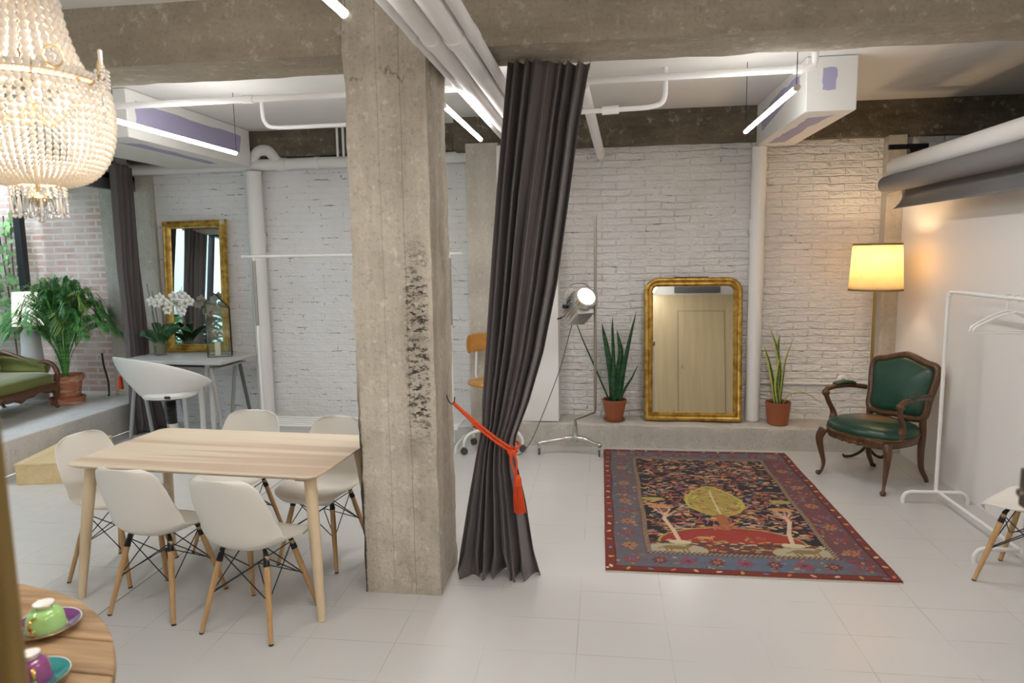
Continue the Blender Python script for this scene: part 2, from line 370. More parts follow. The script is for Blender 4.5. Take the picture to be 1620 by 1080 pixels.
pipe('branch_pipe', spline([(-3.60, 6.80, 2.72), (-3.5, 6.79, 2.85), (-3.38, 6.79, 2.86), (-3.28, 6.80, 2.74)], 6), .055, 'curved white pipe elbow at the far end of the left duct box')
BP = [(-.800, 2.70, .018, 'thinnest leftmost white ceiling pipe crossing the pillar top'),
      (-.722, 2.70, .045, 'left one of the two thick white pipes running under the beam'),
      (-.628, 2.70, .045, 'right one of the two thick white pipes running under the beam'),
      (-.552, 2.71, .026, 'thin rightmost white pipe running under the beam beside the curtain')]
for x, z, r, l in BP:
    pipe('ceiling_pipe', [(x, -1.04, z), (x, 6.5, z)], r, l, couplings=[((x, 2.95, z), (x, 3.05, z), r*1.13)])
pipe('ceiling_pipe', [(-.15, 5.0, 2.95), (-.035, 6.55, 2.68)], .04, 'white pipe sloping down to the brick wall right of the curtain top')
cond = pipe('conduit', [(-3.62, 4.6, 2.855), (-1.0, 4.6, 2.865), (1.20, 4.6, 2.885), (1.27, 4.6, 2.90), (1.275, 4.6, 2.95), (1.275, 4.6, CZ)], .022, 'long thin white pipe crossing in front of both duct boxes',
     couplings=[((-2.45, 4.6, 2.86), (-2.38, 4.6, 2.86), .028), ((1.15, 4.6, 2.885), (1.2, 4.6, 2.885), .028)])
pipe('conduit', spline([(.42, 5.1, CZ), (.42, 5.1, 2.95), (.41, 5.1, 2.84), (.33, 5.1, 2.80), (.1, 5.1, 2.79), (-.35, 5.1, 2.78)], 5), .018, 'bent thin white pipe dropping from the ceiling right of the curtain',
     couplings=[((-.02, 5.1, 2.785), (.1, 5.1, 2.79), .03)])
pipe('conduit', spline([(-2.72, 5.4, CZ), (-2.72, 5.4, 2.95), (-2.70, 5.4, 2.86), (-2.6, 5.4, 2.82), (-2.2, 5.4, 2.82), (-1.6, 5.4, 2.82)], 5), .016, 'bent thin white pipe dropping from the ceiling left of the pillar')
pipe('conduit', [(-2.62, 6.72, 2.77), (-2.62, 6.72, 3.06)], .012, 'left of two thin upright white tubes on the dark beam')
pipe('conduit', [(-2.56, 6.72, 2.77), (-2.56, 6.72, 3.06)], .012, 'right of two thin upright white tubes on the dark beam')
pipe('conduit', [(1.45, 6.60, .56), (2.44, 6.60, .55)], .009, 'thin white cable conduit low on the brick wall behind the armchair')
so = thing('wall_socket', 'small round white socket on the brick wall above the armchair arm', 'socket', (2.17, 6.575, .60))
MB().lathe([(.001, 0), (.045, 0), (.045, .03), (.038, .04), (.001, .04)], 20, (0, .02, 0), Matrix.Rotation(PI/2, 4, 'X')).build('cover', PAINTW, so)
MB().lathe([(.001, 0), (.02, 0), (.02, .01), (.001, .01)], 16, (0, -.021, 0), Matrix.Rotation(PI/2, 4, 'X')).build('outlet', mat('socket_grey', (.35, .34, .3), .5), so)
# duct boxes with lilac filler patches
LILAC = mat('lilac_filler', (.40, .38, .56), .7)
DUCTW = mat('duct_board_white', (.80, .795, .77), .5, bump=(4, .1))
def duct(x0, x1, y0, y1, z0, z1, name, label, patches):
    z1 = CZ-.003; d = thing(name, label, 'duct', ((x0+x1)/2, (y0+y1)/2, z0)); cx, cy = (x0+x1)/2, (y0+y1)/2
    MB().bx(x0-cx, x1-cx, y0-cy, y1-cy, 0, z1-z0).build('casing', DUCTW, d, bevel=.006, smooth=False)
    for kind, poly in patches:
        b = MB()
        if kind == 'bottom': b.poly([(p[0]-cx, p[1]-cy) for p in poly], -.0015, .002)
        elif kind == 'right': b.poly([(p[0]-cy, p[1]-z0) for p in poly], x1-cx-.002, x1-cx+.0015, Matrix(((0, 0, 1, 0), (1, 0, 0, 0), (0, 1, 0, 0), (0, 0, 0, 1))))
        elif kind == 'left': b.poly([(p[0]-cy, p[1]-z0) for p in poly], x0-cx-.0015, x0-cx+.002, Matrix(((0, 0, 1, 0), (1, 0, 0, 0), (0, 1, 0, 0), (0, 0, 0, 1))))
        else: b.poly([(p[0]-cx, p[1]-z0) for p in poly], -(y0-cy)-.002, -(y0-cy)+.0015, Matrix(((1, 0, 0, 0), (0, 0, -1, 0), (0, 1, 0, 0), (0, 0, 0, 1))))
        b.build('filler_patch', LILAC, d, smooth=False, label='lilac filler patch')
rr = random.Random(4)
def jag(pts, a=.012):
    out = []
    for i, p in enumerate(pts):
        q = pts[(i+1) % len(pts)]
        for k in range(5):
            t = k/5; out.append((p[0]+(q[0]-p[0])*t+rr.uniform(-a, a), p[1]+(q[1]-p[1])*t+rr.uniform(-a, a)))
    return out
duct(1.335, 1.66, 5.0, 6.52, 2.705, CZ, 'duct_box', 'white boxed duct on the ceiling above the arched mirror, right of the curtain',
     [('bottom', jag([(1.42, 5.25), (1.57, 5.15), (1.52, 5.6), (1.53, 6.3), (1.40, 6.35), (1.42, 5.8)])), ('front', jag([(1.44, 2.84), (1.525, 2.84), (1.53, 2.98), (1.44, 2.985)], .005)),
      ('left', jag([(5.15, 2.98), (5.2, 2.90), (6.3, 2.80), (6.38, 2.95), (5.7, 2.99)]))])
duct(-4.35, -3.54, 4.9, 6.72, 2.70, CZ, 'duct_box', 'white boxed duct on the ceiling above the gilt mirror on the left',
     [('right', jag([(5.0, 2.82), (6.5, 2.80), (6.55, 2.98), (5.7, 2.975), (5.0, 2.98)], .006)), ('bottom', jag([(-3.78, 5.1), (-3.66, 5.2), (-3.72, 6.4), (-3.8, 6.4)]))])
# suspended light tubes
TUBEM = mat('glowing_tube', (1, 1, 1), .4, emit=((1, .975, .94), TUBE_E))
CAP = mat('tube_cap', (.7, .62, .52), .4)
def tube_light(x, y0, y1, z, label, wires=True):
    t = thing('tube_light', label, 'light', (x, (y0+y1)/2, z), 0, None); h = (y1-y0)/2
    MB().tube([(0, -h, 0), (0, h, 0)], .014, 10).build('glowing_tube', TUBEM, t)
    for e in (-h-.03, h): MB().tube([(0, e, 0), (0, e+.03, 0)], .016, 10).build('end_cap', CAP, t)
    for yy in (-h-.01, h+.01): MB().tube([(0, yy, .015), (0, yy, CZ-z)], .0022, 5).build('suspension_wire', BLACKWIRE, t)
    a = area('tube_lamp', (x, (y0+y1)/2, z-.03), (0, 0, 0), .04, y1-y0, 7.5, (1, .965, .93)); a.data.use_shadow = True
tube_light(.965, 3.80, 5.06, 2.6, 'glowing white tube hanging left of the right duct box')
tube_light(-.876, 3.85, 4.97, 2.6, 'glowing white tube seen between the pillar and the white ceiling pipes')
tube_light(-2.86, 3.85, 5.2, 2.6, 'glowing white tube hanging along the left duct box')
tube_light(-.876, 1.15, 2.36, 2.6, 'glowing white tube at the top edge left of the pillar')
tube_light(.965, 1.0, 2.3, 2.6, 'added glowing white tube brightening the near right side of the room')  # extra fixture added to brighten the near right side
tube_light(-2.86, .2, 1.5, 2.6, 'added glowing white tube brightening the near left side of the room')  # out of view, added for more light on the near left
tube_light(.965, -.9, .3, 2.6, 'added glowing white tube behind the camera, out of view')  # unseen fill tube, added to light the room from the camera side
# ------------------------------------------------------------------ dining table
tb = thing('dining_table', 'pale ash dining table with rounded corners and splayed legs left of the concrete pillar', 'table', (-2.045, 3.455, 0), math.radians(-3.6))
def rrect(w, d, r, n=8):
    out = []
    for cx, cy, a0 in ((w/2-r, d/2-r, 0), (-w/2+r, d/2-r, PI/2), (-w/2+r, -d/2+r, PI), (w/2-r, -d/2+r, 1.5*PI)):
        for k in range(n+1): a = a0+PI/2*k/n; out.append((cx+r*math.cos(a), cy+r*math.sin(a)))
    return out
top = MB(); A = rrect(1.42, .78, .07); B = rrect(1.36, .72, .05)
top.loft([[Vector((x, y, .715)) for x, y in B], [Vector((x, y, .733)) for x, y in A], [Vector((x, y, .74)) for x, y in A]])
top.build('tabletop', ASH, tb, bevel=.002)
for sx in (-1, 1):
    MB().bx(sx*.56-.03, sx*.56+.03, -.27, .27, .675, .715).build('support_rail', ASHLEG, tb, bevel=.004, smooth=False)
    for sy in (-1, 1):
        MB().tube([(sx*.625, sy*.285, .712), (sx*.66, sy*.325, .35), (sx*.69, sy*.36, 0)], [.031, .028, .019], 20).build('leg', ASHLEG, tb)
# ------------------------------------------------------------------ shell chairs
def shell_surface(u, v):
    a = u*2-1
    P = [(0, .225, .405, .15), (.06, .218, .428, .19), (.15, .17, .437, .215), (.30, .05, .425, .228), (.42, -.06, .418, .232), (.50, -.13, .428, .232), (.57, -.175, .462, .230),
         (.64, -.195, .52, .226), (.74, -.213, .61, .218), (.85, -.235, .71, .205), (.93, -.250, .775, .185), (.975, -.257, .806, .155), (1, -.260, .818, .10)]
    ts = [p[0] for p in P]; y = interp(v, ts, [p[1] for p in P]); z = interp(v, ts, [p[2] for p in P]); w = interp(v, ts, [p[3] for p in P])
    x = a*w; s = abs(a)**2.4
    back = min(1, max(0, (v-.45)/.2)); mid = math.exp(-((v-.5)/.17)**2)
    z += s*(.028*(1-back)*min(1, v/.2) + .045*mid) - .012*(1-min(1, v/.1))*abs(a)**2
    y += s*(.085*back*(1-.55*max(0, v-.6)/.4)) + s*.03*mid - (.045*abs(a)**3 if v < .1 else 0)*(1-v/.1)
    return Vector((x, y, z))
def dsw(label, loc, rz, group=None, proto=[]):
    if proto:
        c = copy_tree(proto[0]); c.location = loc; c.rotation_euler = (0, 0, rz); c['label'] = label; return c
    t = thing('shell_chair', label, 'chair', loc, rz)
    t['group'] = 'white shell chairs on dowel legs'
    MB().grid(25, 34, lambda u, v: shell_surface(u, v)).build('shell', PLASTIC, t, solid=.006, sub=1)
    for sx in (-1, 1):
        for sy in (-1, 1):
            a = Vector((sx*.125, .01+sy*.10, .395)); b = Vector((sx*.195, .01+sy*.195, 0))
            ps = [a, a.lerp(b, .35), b]; l = MB().tube(ps, [.013, .0155, .0105], 12).build('leg', BEECH, t)
            MB().tube([b+(a-b)*.018, b], [.0112, .0112], 12).build('foot_cap', BLACK, l)
            MB().tube([(sx*.105, .01+sy*.085, .425), (sx*.122, .01+sy*.098, .405), a+(b-a)*.12], [.008, .012, .0165], 10).build('bracket', BLACKWIRE, t)
    def L(sx, sy, f): return Vector((sx*.125, .01+sy*.10, .395)).lerp(Vector((sx*.195, .01+sy*.195, 0)), f)
    wb = MB()
    for (s1, s2) in (((-1, -1), (1, -1)), ((1, -1), (1, 1)), ((1, 1), (-1, 1)), ((-1, 1), (-1, -1))):
        wb.tube([L(*s1, .02), L(*s2, .52)], .003, 6).tube([L(*s2, .02), L(*s1, .52)], .003, 6)
    for (s1, s2) in (((-1, -1), (1, 1)), ((1, -1), (-1, 1))): wb.tube([L(*s1, .5), Vector((0, .01, .30)), L(*s2, .5)], .003, 6)
    wb.build('wire_brace', BLACKWIRE, t)
    index_children(); t.scale = (1, 1, .975); proto.append(t); return t
dsw('white shell chair, front left at the ash table with its back to the viewer', (-2.26, 3.145, 0), math.radians(-8))
dsw('white shell chair, nearest the pillar foot with its back to the viewer', (-1.69, 3.03, 0), math.radians(-9))
dsw('white shell chair at the left end of the ash table', (-2.765, 3.475, 0), math.radians(-93))
dsw('white shell chair behind the ash table, left of the two on the far side', (-2.28, 3.92, 0), math.radians(176))
dsw('white shell chair behind the ash table, touching the pillar outline', (-1.66, 3.79, 0), math.radians(170))
dsw('white shell chair cut off by the right edge beside the white clothes rail', (2.265, 3.82, 0), math.radians(45))
# ------------------------------------------------------------------ step box by the platform
sb = thing('step_box', 'long low pine box used as a step along the raised platform', 'step', (-4.60, 5.23, 0), math.radians(13))
MB().bx(-.18, .18, -.42, .42, 0, .155).build('box', PINE, sb, bevel=.003, smooth=False)
MB().bx(-.185, .185, -.425, .425, .155, .175).build('top_board', PINE, sb, bevel=.003, smooth=False)
# ------------------------------------------------------------------ rug
def rug():
    Wd, Ld = 1.58, 2.43; nx, ny = 317, 487
    X = np.linspace(0, Wd, nx)[None, :].repeat(ny, 0); Y = np.linspace(0, Ld, ny)[:, None].repeat(nx, 1)
    C = np.zeros((ny, nx, 3)); rg = np.random.RandomState(5); rnd = random.Random(3)
    def setc(m, c, a=1.0): C[m] = C[m]*(1-a)+np.array(c)*a
    d = np.minimum(np.minimum(X, Wd-X), np.minimum(Y, Ld-Y))
    red = (.15, .022, .013); C[:] = red
    slate = (.10, .092, .105); blue = (.085, .125, .18); mar = (.13, .03, .035)
    b = (d > .055) & (d < .24); setc(b, slate)
    setc(b & (X > Wd*.5) & (d == (Wd-X)), mar, .75); setc(b & (Y > Ld-.25), (.13, .10, .13), .7)
    nearb = b & (Y < .25); setc(nearb, blue, np.clip(.75-abs(X[nearb]-Wd*.52)/.9, 0, 1)[:, None])
    dn = d + .0
    setc((d > .05) & (d < .058), (.03, .015, .02)); g = (d > .24) & (d < .275); setc(g, (.30, .22, .12)); 
    setc(g & (((X*70).astype(int)+(Y*70).astype(int)) % 2 == 0), (.07, .05, .05))
    f = d >= .275; setc(f, (.013, .008, .014))
    def ell(cx, cy, rx, ry, ang, c, mask=None, a=1.0):
        R = max(rx, ry)+.01; i0 = max(0, int((cx-R)/Wd*(nx-1))); i1 = min(nx, int((cx+R)/Wd*(nx-1))+2); j0 = max(0, int((cy-R)/Ld*(ny-1))); j1 = min(ny, int((cy+R)/Ld*(ny-1))+2)
        if i1 <= i0 or j1 <= j0: return
        x = X[j0:j1, i0:i1]-cx; y = Y[j0:j1, i0:i1]-cy; ca, sa = math.cos(ang), math.sin(ang)
        m = ((x*ca+y*sa)/rx)**2+((-x*sa+y*ca)/ry)**2 < 1
        if mask is not None: m = m & mask[j0:j1, i0:i1]
        s = C[j0:j1, i0:i1]; s[m] = s[m]*(1-a)+np.array(c)*a
    def line(pts, r, c, mask=None):
        for (a, b2) in zip(pts, pts[1:]):
            n = max(2, int(math.dist(a, b2)/(r*.7)))
            for k in range(n+1): ell(a[0]+(b2[0]-a[0])*k/n, a[1]+(b2[1]-a[1])*k/n, r, r, 0, c, mask)
    # foliage of the field
    pal = [(.42, .12, .05), (.50, .20, .10), (.30, .05, .03), (.52, .32, .18), (.36, .08, .07), (.46, .26, .06), (.20, .22, .20), (.10, .11, .16), (.28, .06, .03), (.50, .36, .20)]
    for k in range(260):
        x0, y0 = rnd.uniform(.3, Wd-.3), rnd.uniform(.62, Ld-.3); a = rnd.uniform(0, PI)
        line([(x0, y0), (x0+.05*math.cos(a), y0+.05*math.sin(a)), (x0+.09*math.cos(a+.4), y0+.09*math.sin(a+.4))], .0035, (.34, .16, .09), f)
    for k in range(900):
        ell(rnd.uniform(.28, Wd-.28), rnd.uniform(.50, Ld-.28), rnd.uniform(.014, .036), rnd.uniform(.006, .014), rnd.gauss(0, .5), rnd.choice(pal), f, .9)
    # motifs in the wide border
    bp = [(.30, .045, .03), (.34, .16, .06), (.10, .15, .24), (.18, .04, .06), (.36, .26, .10), (.22, .05, .05), (.07, .07, .12)]
    for k in range(1500):
        s = rnd.random(); 
        x, y = rnd.uniform(.06, Wd-.06), rnd.uniform(.06, Ld-.06)
        ell(x, y, rnd.uniform(.006, .022), rnd.uniform(.005, .013), rnd.uniform(0, PI), rnd.choice(bp), b, .75)
    def rosette(x, y, c1, c2, s=1):
        for k in range(8): ell(x+.032*s*math.cos(k*PI/4), y+.032*s*math.sin(k*PI/4), .018*s, .009*s, k*PI/4, c1)
        ell(x, y, .018*s, .018*s, 0, c2); ell(x, y, .008*s, .008*s, 0, (.04, .02, .03))
    n = 12
    for k in range(n):
        y = .15+(Ld-.3)*k/(n-1)
        for x in (.147, Wd-.147): rosette(x, y, [(.24, .035, .03), (.32, .15, .05)][k % 2], [(.10, .15, .24), (.40, .08, .04)][k % 2])
    for k in range(1, 8):
        x = .147+(Wd-.294)*k/8
        for y in (.147, Ld-.147): rosette(x, y, [(.26, .03, .045), (.12, .02, .02)][k % 2], [(.08, .07, .1), (.42, .14, .05)][k % 2])
    for k in range(64):
        t = k/64; per = 2*(Wd+Ld)*t; q = .028
        if per < Wd: x, y = per, q
        elif per < Wd+Ld: x, y = Wd-q, per-Wd
        elif per < 2*Wd+Ld: x, y = per-Wd-Ld, Ld-q
        else: x, y = q, per-2*Wd-Ld
        ell(x, y, .018, .010, k*1.3, [(.58, .46, .26), (.42, .30, .06), (.12, .16, .24), (.50, .12, .08), (.60, .30, .15)][k % 5])
    cx = Wd*.49
    # red hill with deer, gold fringe
    m = f & (((X-cx)/.43)**2+((Y-.42)/.24)**2 < 1) & (Y > .42); setc(m, (.27, .03, .022))
    line([(cx+.44*math.cos(a), .42+.25*math.sin(a)) for a in np.linspace(0, PI, 40)], .008, (.34, .27, .06), f)
    setc(f & (Y < .42), (.10, .035, .03))
    for k in range(160): ell(rnd.uniform(.28, Wd-.28), rnd.uniform(.28, .46), rnd.uniform(.01, .03), .008, rnd.uniform(-.4, .4), rnd.choice([(.38, .28, .06), (.30, .04, .02), (.45, .36, .2), (.06, .03, .03), (.34, .30, .10)]), f, .9)
    def beast(x, y, s, c):
        ell(x, y, .075*s, .028*s, 0, c, f); ell(x+.08*s, y+.028*s, .024*s, .016*s, .5, c, f); line([(x+.06*s, y), (x+.085*s, y+.03*s)], .012*s, c, f)
        for dx in (-.06, -.035, .035, .06): line([(x+dx*s, y), (x+(dx+.01)*s, y-.055*s)], .006*s, c, f)
        line([(x-.07*s, y), (x-.10*s, y-.02*s)], .005*s, c, f)
    for x, s in ((.42, 1.05), (1.17, 1.05)):
        setc(f & (((X-x-.0)/.19)**2+((Y-.31)/.085)**2 < 1), (.34, .30, .20)); beast(x, .335, s*(1 if x < .8 else 1), (.20, .13, .045))
    beast(.66, .35, .7, (.20, .03, .02)); beast(.93, .35, -.7, (.22, .03, .02)); beast(.62, .50, .65, (.42, .27, .07)); beast(.92, .50, -.65, (.42, .27, .07))
    # side trees
    for x, s in ((.46, 1), (1.13, -1)):
        line([(x, .42), (x-.02*s, .60), (x-.07*s, .80), (x-.05*s, .90)], .014, (.55, .38, .26), f)
        for k in range(9):
            a = rnd.uniform(.2, 2.9); line([(x-.06*s, .84), (x-.06*s+.12*math.cos(a), .84+.16*math.sin(a))], .0045, (.50, .30, .20), f)
        ell(x, .42, .07, .03, 0, (.50, .42, .28), f); ell(x-.07*s, 1.02, .09, .035, 0, (.50, .25, .10), f, .8); ell(x-.12*s, 1.18, .09, .03, 0, (.34, .31, .06), f, .8)
    # centre tree, gold and green leaf shape
    yy = (Y-.86)/.62; wdt = np.where((yy > 0) & (yy < 1), .235*np.sin(PI*np.clip(yy, 0, 1))**.62*(1.06-.42*yy), 0)
    mt = (abs(X-cx) < wdt) & f; setc(mt, (.42, .33, .055)); mi = (abs(X-cx) < wdt-.022) & f & mt; setc(mi, (.30, .24, .05))
    for k in range(170): ell(cx+rnd.uniform(-.21, .21), rnd.uniform(.90, 1.44), rnd.uniform(.01, .028), .007, rnd.uniform(.2, 1.2)*rnd.choice((-1, 1)), rnd.choice([(.50, .24, .08), (.46, .40, .12), (.16, .06, .03), (.36, .10, .04)]), mi, .9)
    line([(cx, .72), (cx, 1.36)], .007, (.52, .40, .22), f); line([(cx, .66), (cx, .87)], .035, (.30, .10, .03), f)
    for k in range(12): ell(cx+rnd.uniform(-.1, .1), rnd.uniform(.64, .72), .025, .01, rnd.uniform(0, 3), (.35, .12, .06), f)
    C *= (1+.16*(rg.rand(ny, nx, 1)-.5)); C *= (.92+.16*rg.rand(ny, 1, 1))
    b_ = MB(); me = bpy.data.meshes.new('pile')
    vs = np.zeros((ny, nx, 3)); vs[..., 0] = X-Wd/2 + .004*np.sin(Y*9); vs[..., 1] = Y-Ld/2; vs[..., 2] = .009+.0012*rg.rand(ny, nx)+.0015*np.sin(X*5+Y*3)
    idx = np.arange(nx*ny).reshape(ny, nx); F = np.stack([idx[:-1, :-1], idx[:-1, 1:], idx[1:, 1:], idx[1:, :-1]], -1).reshape(-1, 4)
    me.vertices.add(nx*ny); me.vertices.foreach_set('co', vs.reshape(-1)); me.loops.add(F.size); me.loops.foreach_set('vertex_index', F.reshape(-1).astype(np.int32))
    me.polygons.add(len(F)); me.polygons.foreach_set('loop_start', np.arange(0, F.size, 4, dtype=np.int32)); me.polygons.foreach_set('loop_total', np.full(len(F), 4, dtype=np.int32))
    me.update(calc_edges=True); ca = me.color_attributes.new('pattern', 'FLOAT_COLOR', 'POINT')
    ca.data.foreach_set('color', np.concatenate([np.clip(C, 0, 1), np.ones((ny, nx, 1))], -1).reshape(-1))
    t = NT('woven_rug'); at = t.n.new('ShaderNodeAttribute'); at.attribute_name = 'pattern'; t.base(at.outputs['Color']); t.rough(.95); t.b.inputs['Sheen Weight'].default_value = .15
    t.b.inputs['Specular IOR Level'].default_value = .1
    t.bump(t.noise(t.P, 260, 2), .4, .003); me.materials.append(t.m); me.polygons.foreach_set('use_smooth', [True]*len(F))
    root = thing('persian_rug', 'old red and navy patterned rug with trees and animals on the grey floor', 'rug', (.797, 4.96, 0), math.radians(.3))
    o = bpy.data.objects.new('pile', me); COL.objects.link(o); o.parent = root
    MB().bx(-Wd/2-.003, Wd/2+.003, -Ld/2-.003, Ld/2+.003, .0005, .0075).build('backing', mat('rug_selvedge', (.20, .03, .02), .9), root, bevel=.002, smooth=False)
    fr_ = MB()
    for y in (-Ld/2-.004, Ld/2+.004):
        for k in range(380): x = -Wd/2+Wd*k/379; fr_.tube([(x, y, .006), (x+rnd.uniform(-.002, .002), y+math.copysign(rnd.uniform(.008, .016), y), .002)], .0012, 4)
    tag(fr_.build('fringe', mat('cream_fringe', (.66, .60, .50), .9), root), None, None, kind='stuff')
rug()
# ------------------------------------------------------------------ armchair
GREEN = NT('green_leather')
def leather():
    t = GREEN; n = t.noise(t.P, 6, 4); col = t.mix(t.ramp(n, .35, .65), rgb(.007, .038, .023), rgb(.013, .060, .035))
    x, y, z = t.sep(t.P)
    d = t.math('ADD', t.math('MULTIPLY', t.math('MULTIPLY', t.math('ADD', x, .02), t.math('ADD', x, .02)), 1/.036), t.math('MULTIPLY', t.math('MULTIPLY', t.math('ADD', y, -.03), t.math('ADD', y, -.03)), 1/.020))
    worn = t.math('MULTIPLY', t.math('MULTIPLY', t.ramp(d, 1.1, .1), t.ramp(z, .40, .42)), t.ramp(z, .52, .50))
    worn = t.math('MULTIPLY', worn, t.ramp(t.noise(t.P, 20, 5, .7), .22, .50))
    t.base(t.mix(t.math('MULTIPLY', worn, .8), col, rgb(.34, .17, .08))); t.rough(.34); t.bump(t.noise(t.P, 90, 3), .12, .002); return t.m
GREEN = leather()
ac = thing('armchair', 'carved walnut armchair with worn dark green leather seat in front of the floor lamp', 'armchair', (2.075, 5.53, 0), math.radians(-57))
# outlines: seat ring
def seat_out(s=1.0, n=48):
    out = []
    for k in range(n):
        a = 2*PI*k/n; c, s_ = math.cos(a), math.sin(a); e = .62
        x = math.copysign(abs(c)**e, c); y = math.copysign(abs(s_)**e, s_)
        hw = .315 if y < 0 else .315-.065*y; hd = .265
        out.append((x*hw*s, y*hd*s - (.018*math.cos(x*PI) if y < -.9 else 0)))
    return out
so_ = seat_out(); MB().loft([[Vector((x*.97, y*.97, .335+.012*math.cos(abs(x)*16))) for x, y in so_], [Vector((x*1.0, y*1.0, .35)) for x, y in so_], [Vector((x*1.01, y*1.01, .385)) for x, y in so_], [Vector((x*.97, y*.97, .40)) for x, y in so_]]).build('seat_rail', WALNUT, ac)
cr = MB()
for k in range(9): a = (k-4)/4; cr.sphere((a*.09, -.272-.004*math.cos(a*3), .352-.012*abs(math.cos(a*4))), .017, 8, 6, (1.3, .6, .9))
cr.build('carving', WALNUT, ac)
rings = []
for s, z in ((.96, .385), (1.0, .40), (1.0, .425), (.95, .452), (.8, .472), (.5, .484), (.2, .487)): rings.append([Vector((x*s, y*s, z)) for x, y in so_])
MB().loft(rings).build('seat_cushion', GREEN, ac, ang=80)
nails = MB()
for k in range(0, 480):
    i = k/480*48; a, b = so_[int(i) % 48], so_[(int(i)+1) % 48]; t_ = i-int(i); x, y = a[0]+(b[0]-a[0])*t_, a[1]+(b[1]-a[1])*t_
    if k % 2 == 0: nails.sphere((x*1.012, y*1.012, .399), .0042, 6, 4)
tag(nails.build('nail_trim', BRASS, ac), None, None, kind='stuff')
for sx in (-1, 1):
    f = MB().tube(spline([(sx*.275, -.225, .37), (sx*.297, -.245, .30), (sx*.285, -.235, .20), (sx*.268, -.222, .10), (sx*.272, -.235, .035), (sx*.285, -.258, 0)], 5), [.036-.0*i for i in range(1)]*1+[.036-.0245*min(1, i/18) for i in range(1, 25)]+[.017], 12)
    f.sphere((sx*.284, -.255, .018), .022, 10, 6, (1, 1.2, .8)); f.build('front_leg', WALNUT, ac)
    f = MB().tube(spline([(sx*.225, .235, .50), (sx*.222, .245, .38), (sx*.225, .235, .25), (sx*.225, .25, .12), (sx*.232, .30, .03), (sx*.234, .31, 0)], 5), [.026, .026, .026, .027, .028]+[.028-.012*min(1, i/17) for i in range(21)], 12)
    f.build('rear_leg', WALNUT, ac)
    arm = MB().tube(spline([(sx*.268, .235, .668), (sx*.30, .10, .690), (sx*.318, -.02, .694), (sx*.322, -.11, .688), (sx*.322, -.155, .672), (sx*.318, -.165, .645), (sx*.308, -.145, .58), (sx*.30, -.10, .50), (sx*.292, -.10, .44), (sx*.285, -.115, .39)], 5), [.020]*8+[.021]*14+[.026, .030, .031, .028, .024]+[.019]*7+[.020, .022, .024, .026, .029, .031, .033]+[.03]*5, 12)
    arm.build('armrest', WALNUT, ac)
    MB().tube(spline([(sx*.292, .135, .702), (sx*.305, .08, .716), (sx*.318, -.01, .719), (sx*.321, -.07, .708)], 4), [.006]+[.022]*11+[.006], 12, sq=(1.25, .75)).build('arm_pad', GREEN, ac)
# back: tilted frame
TB = Matrix.Translation((0, .235, .50)) @ Matrix.Rotation(math.radians(-13), 4, 'X')
def back_out(s=1.0, off=0):
    P = [(-.205, .0), (-.10, -.012), (0, .0), (.10, -.012), (.205, .0), (.238, .04), (.243, .14), (.262, .26), (.270, .35), (.245, .405), (.16, .425), (.07, .455), (0, .470), (-.07, .455), (-.16, .425), (-.245, .405), (-.270, .35), (-.262, .26), (-.243, .14), (-.238, .04)]
    pts = spline([(x, 0, z) for x, z in P]+[(P[0][0], 0, P[0][1])], 4)[:-1]
    return [Vector((p.x*s, off, (p.z-.21)*s+.21)) for p in pts]
fr2 = MB().tube([TB @ p for p in back_out()], .027, 10, loop=True, sq=(1, 1))
fr2.build('back_frame', WALNUT, ac)
cr = MB()
for k in range(7): a = (k-3)/3; cr.sphere(TB @ Vector((a*.05, -.016, .478-.012*abs(a))), .016, 8, 6, (1.2, .7, 1))
cr.build('crest_carving', WALNUT, ac)
MB().loft([[TB @ p for p in back_out(s, o)] for s, o in ((.5, .015), (.93, .012), (.93, -.012), (.88, -.028), (.72, -.042), (.4, -.050), (.1, -.052))]).build('backrest', GREEN, ac, ang=80)
# ------------------------------------------------------------------ floor lamp
SHADE = NT('lamp_shade_parchment')
def shade_mat():
    t = SHADE; tr = t.n.new('ShaderNodeBsdfTranslucent'); mx = t.n.new('ShaderNodeMixShader'); n = t.noise(t.mapping(t.P, (1, 1, 1)), 14, 5, .7)
    c = t.mix(t.ramp(n, .3, .7), rgb(.92, .80, .56), rgb(.84, .70, .44)); t.base(c); t.link(c, tr.inputs[0]); mx.inputs[0].default_value = .62
    t.link(t.b.outputs[0], mx.inputs[1]); t.link(tr.outputs[0], mx.inputs[2]); t.link(mx.outputs[0], t.out.inputs[0]); return t.m
SHADE = shade_mat()
BULB = mat('warm_bulb', (1, .9, .7), .3, emit=((1, .80, .55), 6))
def pt(name, loc, power, col, size=.04):
    l = bpy.data.lights.new(name, 'POINT'); l.energy = power; l.color = col; l.shadow_soft_size = size
    o = bpy.data.objects.new(name, l); o.location = loc; COL.objects.link(o); return o
fl = thing('floor_lamp', 'tall brass floor lamp with a glowing parchment drum shade behind the green armchair', 'lamp', (2.215, 6.03, 0))
MB().tube([(0, 0, .16), (0, 0, 1.60)], .0135, 14).tube([(0, 0, 1.50), (0, 0, 1.55)], .02, 14).build('pole', BRASS, fl)
for k in range(3):
    a = k*2*PI/3+.5; c, s = math.cos(a), math.sin(a)
    MB().tube(spline([(0, 0, .20), (c*.03, s*.03, .10), (c*.10, s*.10, .035), (c*.17, s*.17, .012), (c*.19, s*.19, .03)], 5), [.012]*18+[.008]*3, 8).build('foot', mat('dark_bronze', (.05, .035, .02), .4, .8) if k == 0 else bpy.data.materials['dark_bronze'], fl)
sh = MB().grid(40, 9, lambda u, v: Vector((math.cos(2*PI*u)*(.204-.022*v), math.sin(2*PI*u)*(.204-.022*v), 1.445+.385*v)), True).build('lamp_shade', SHADE, fl, solid=.002)
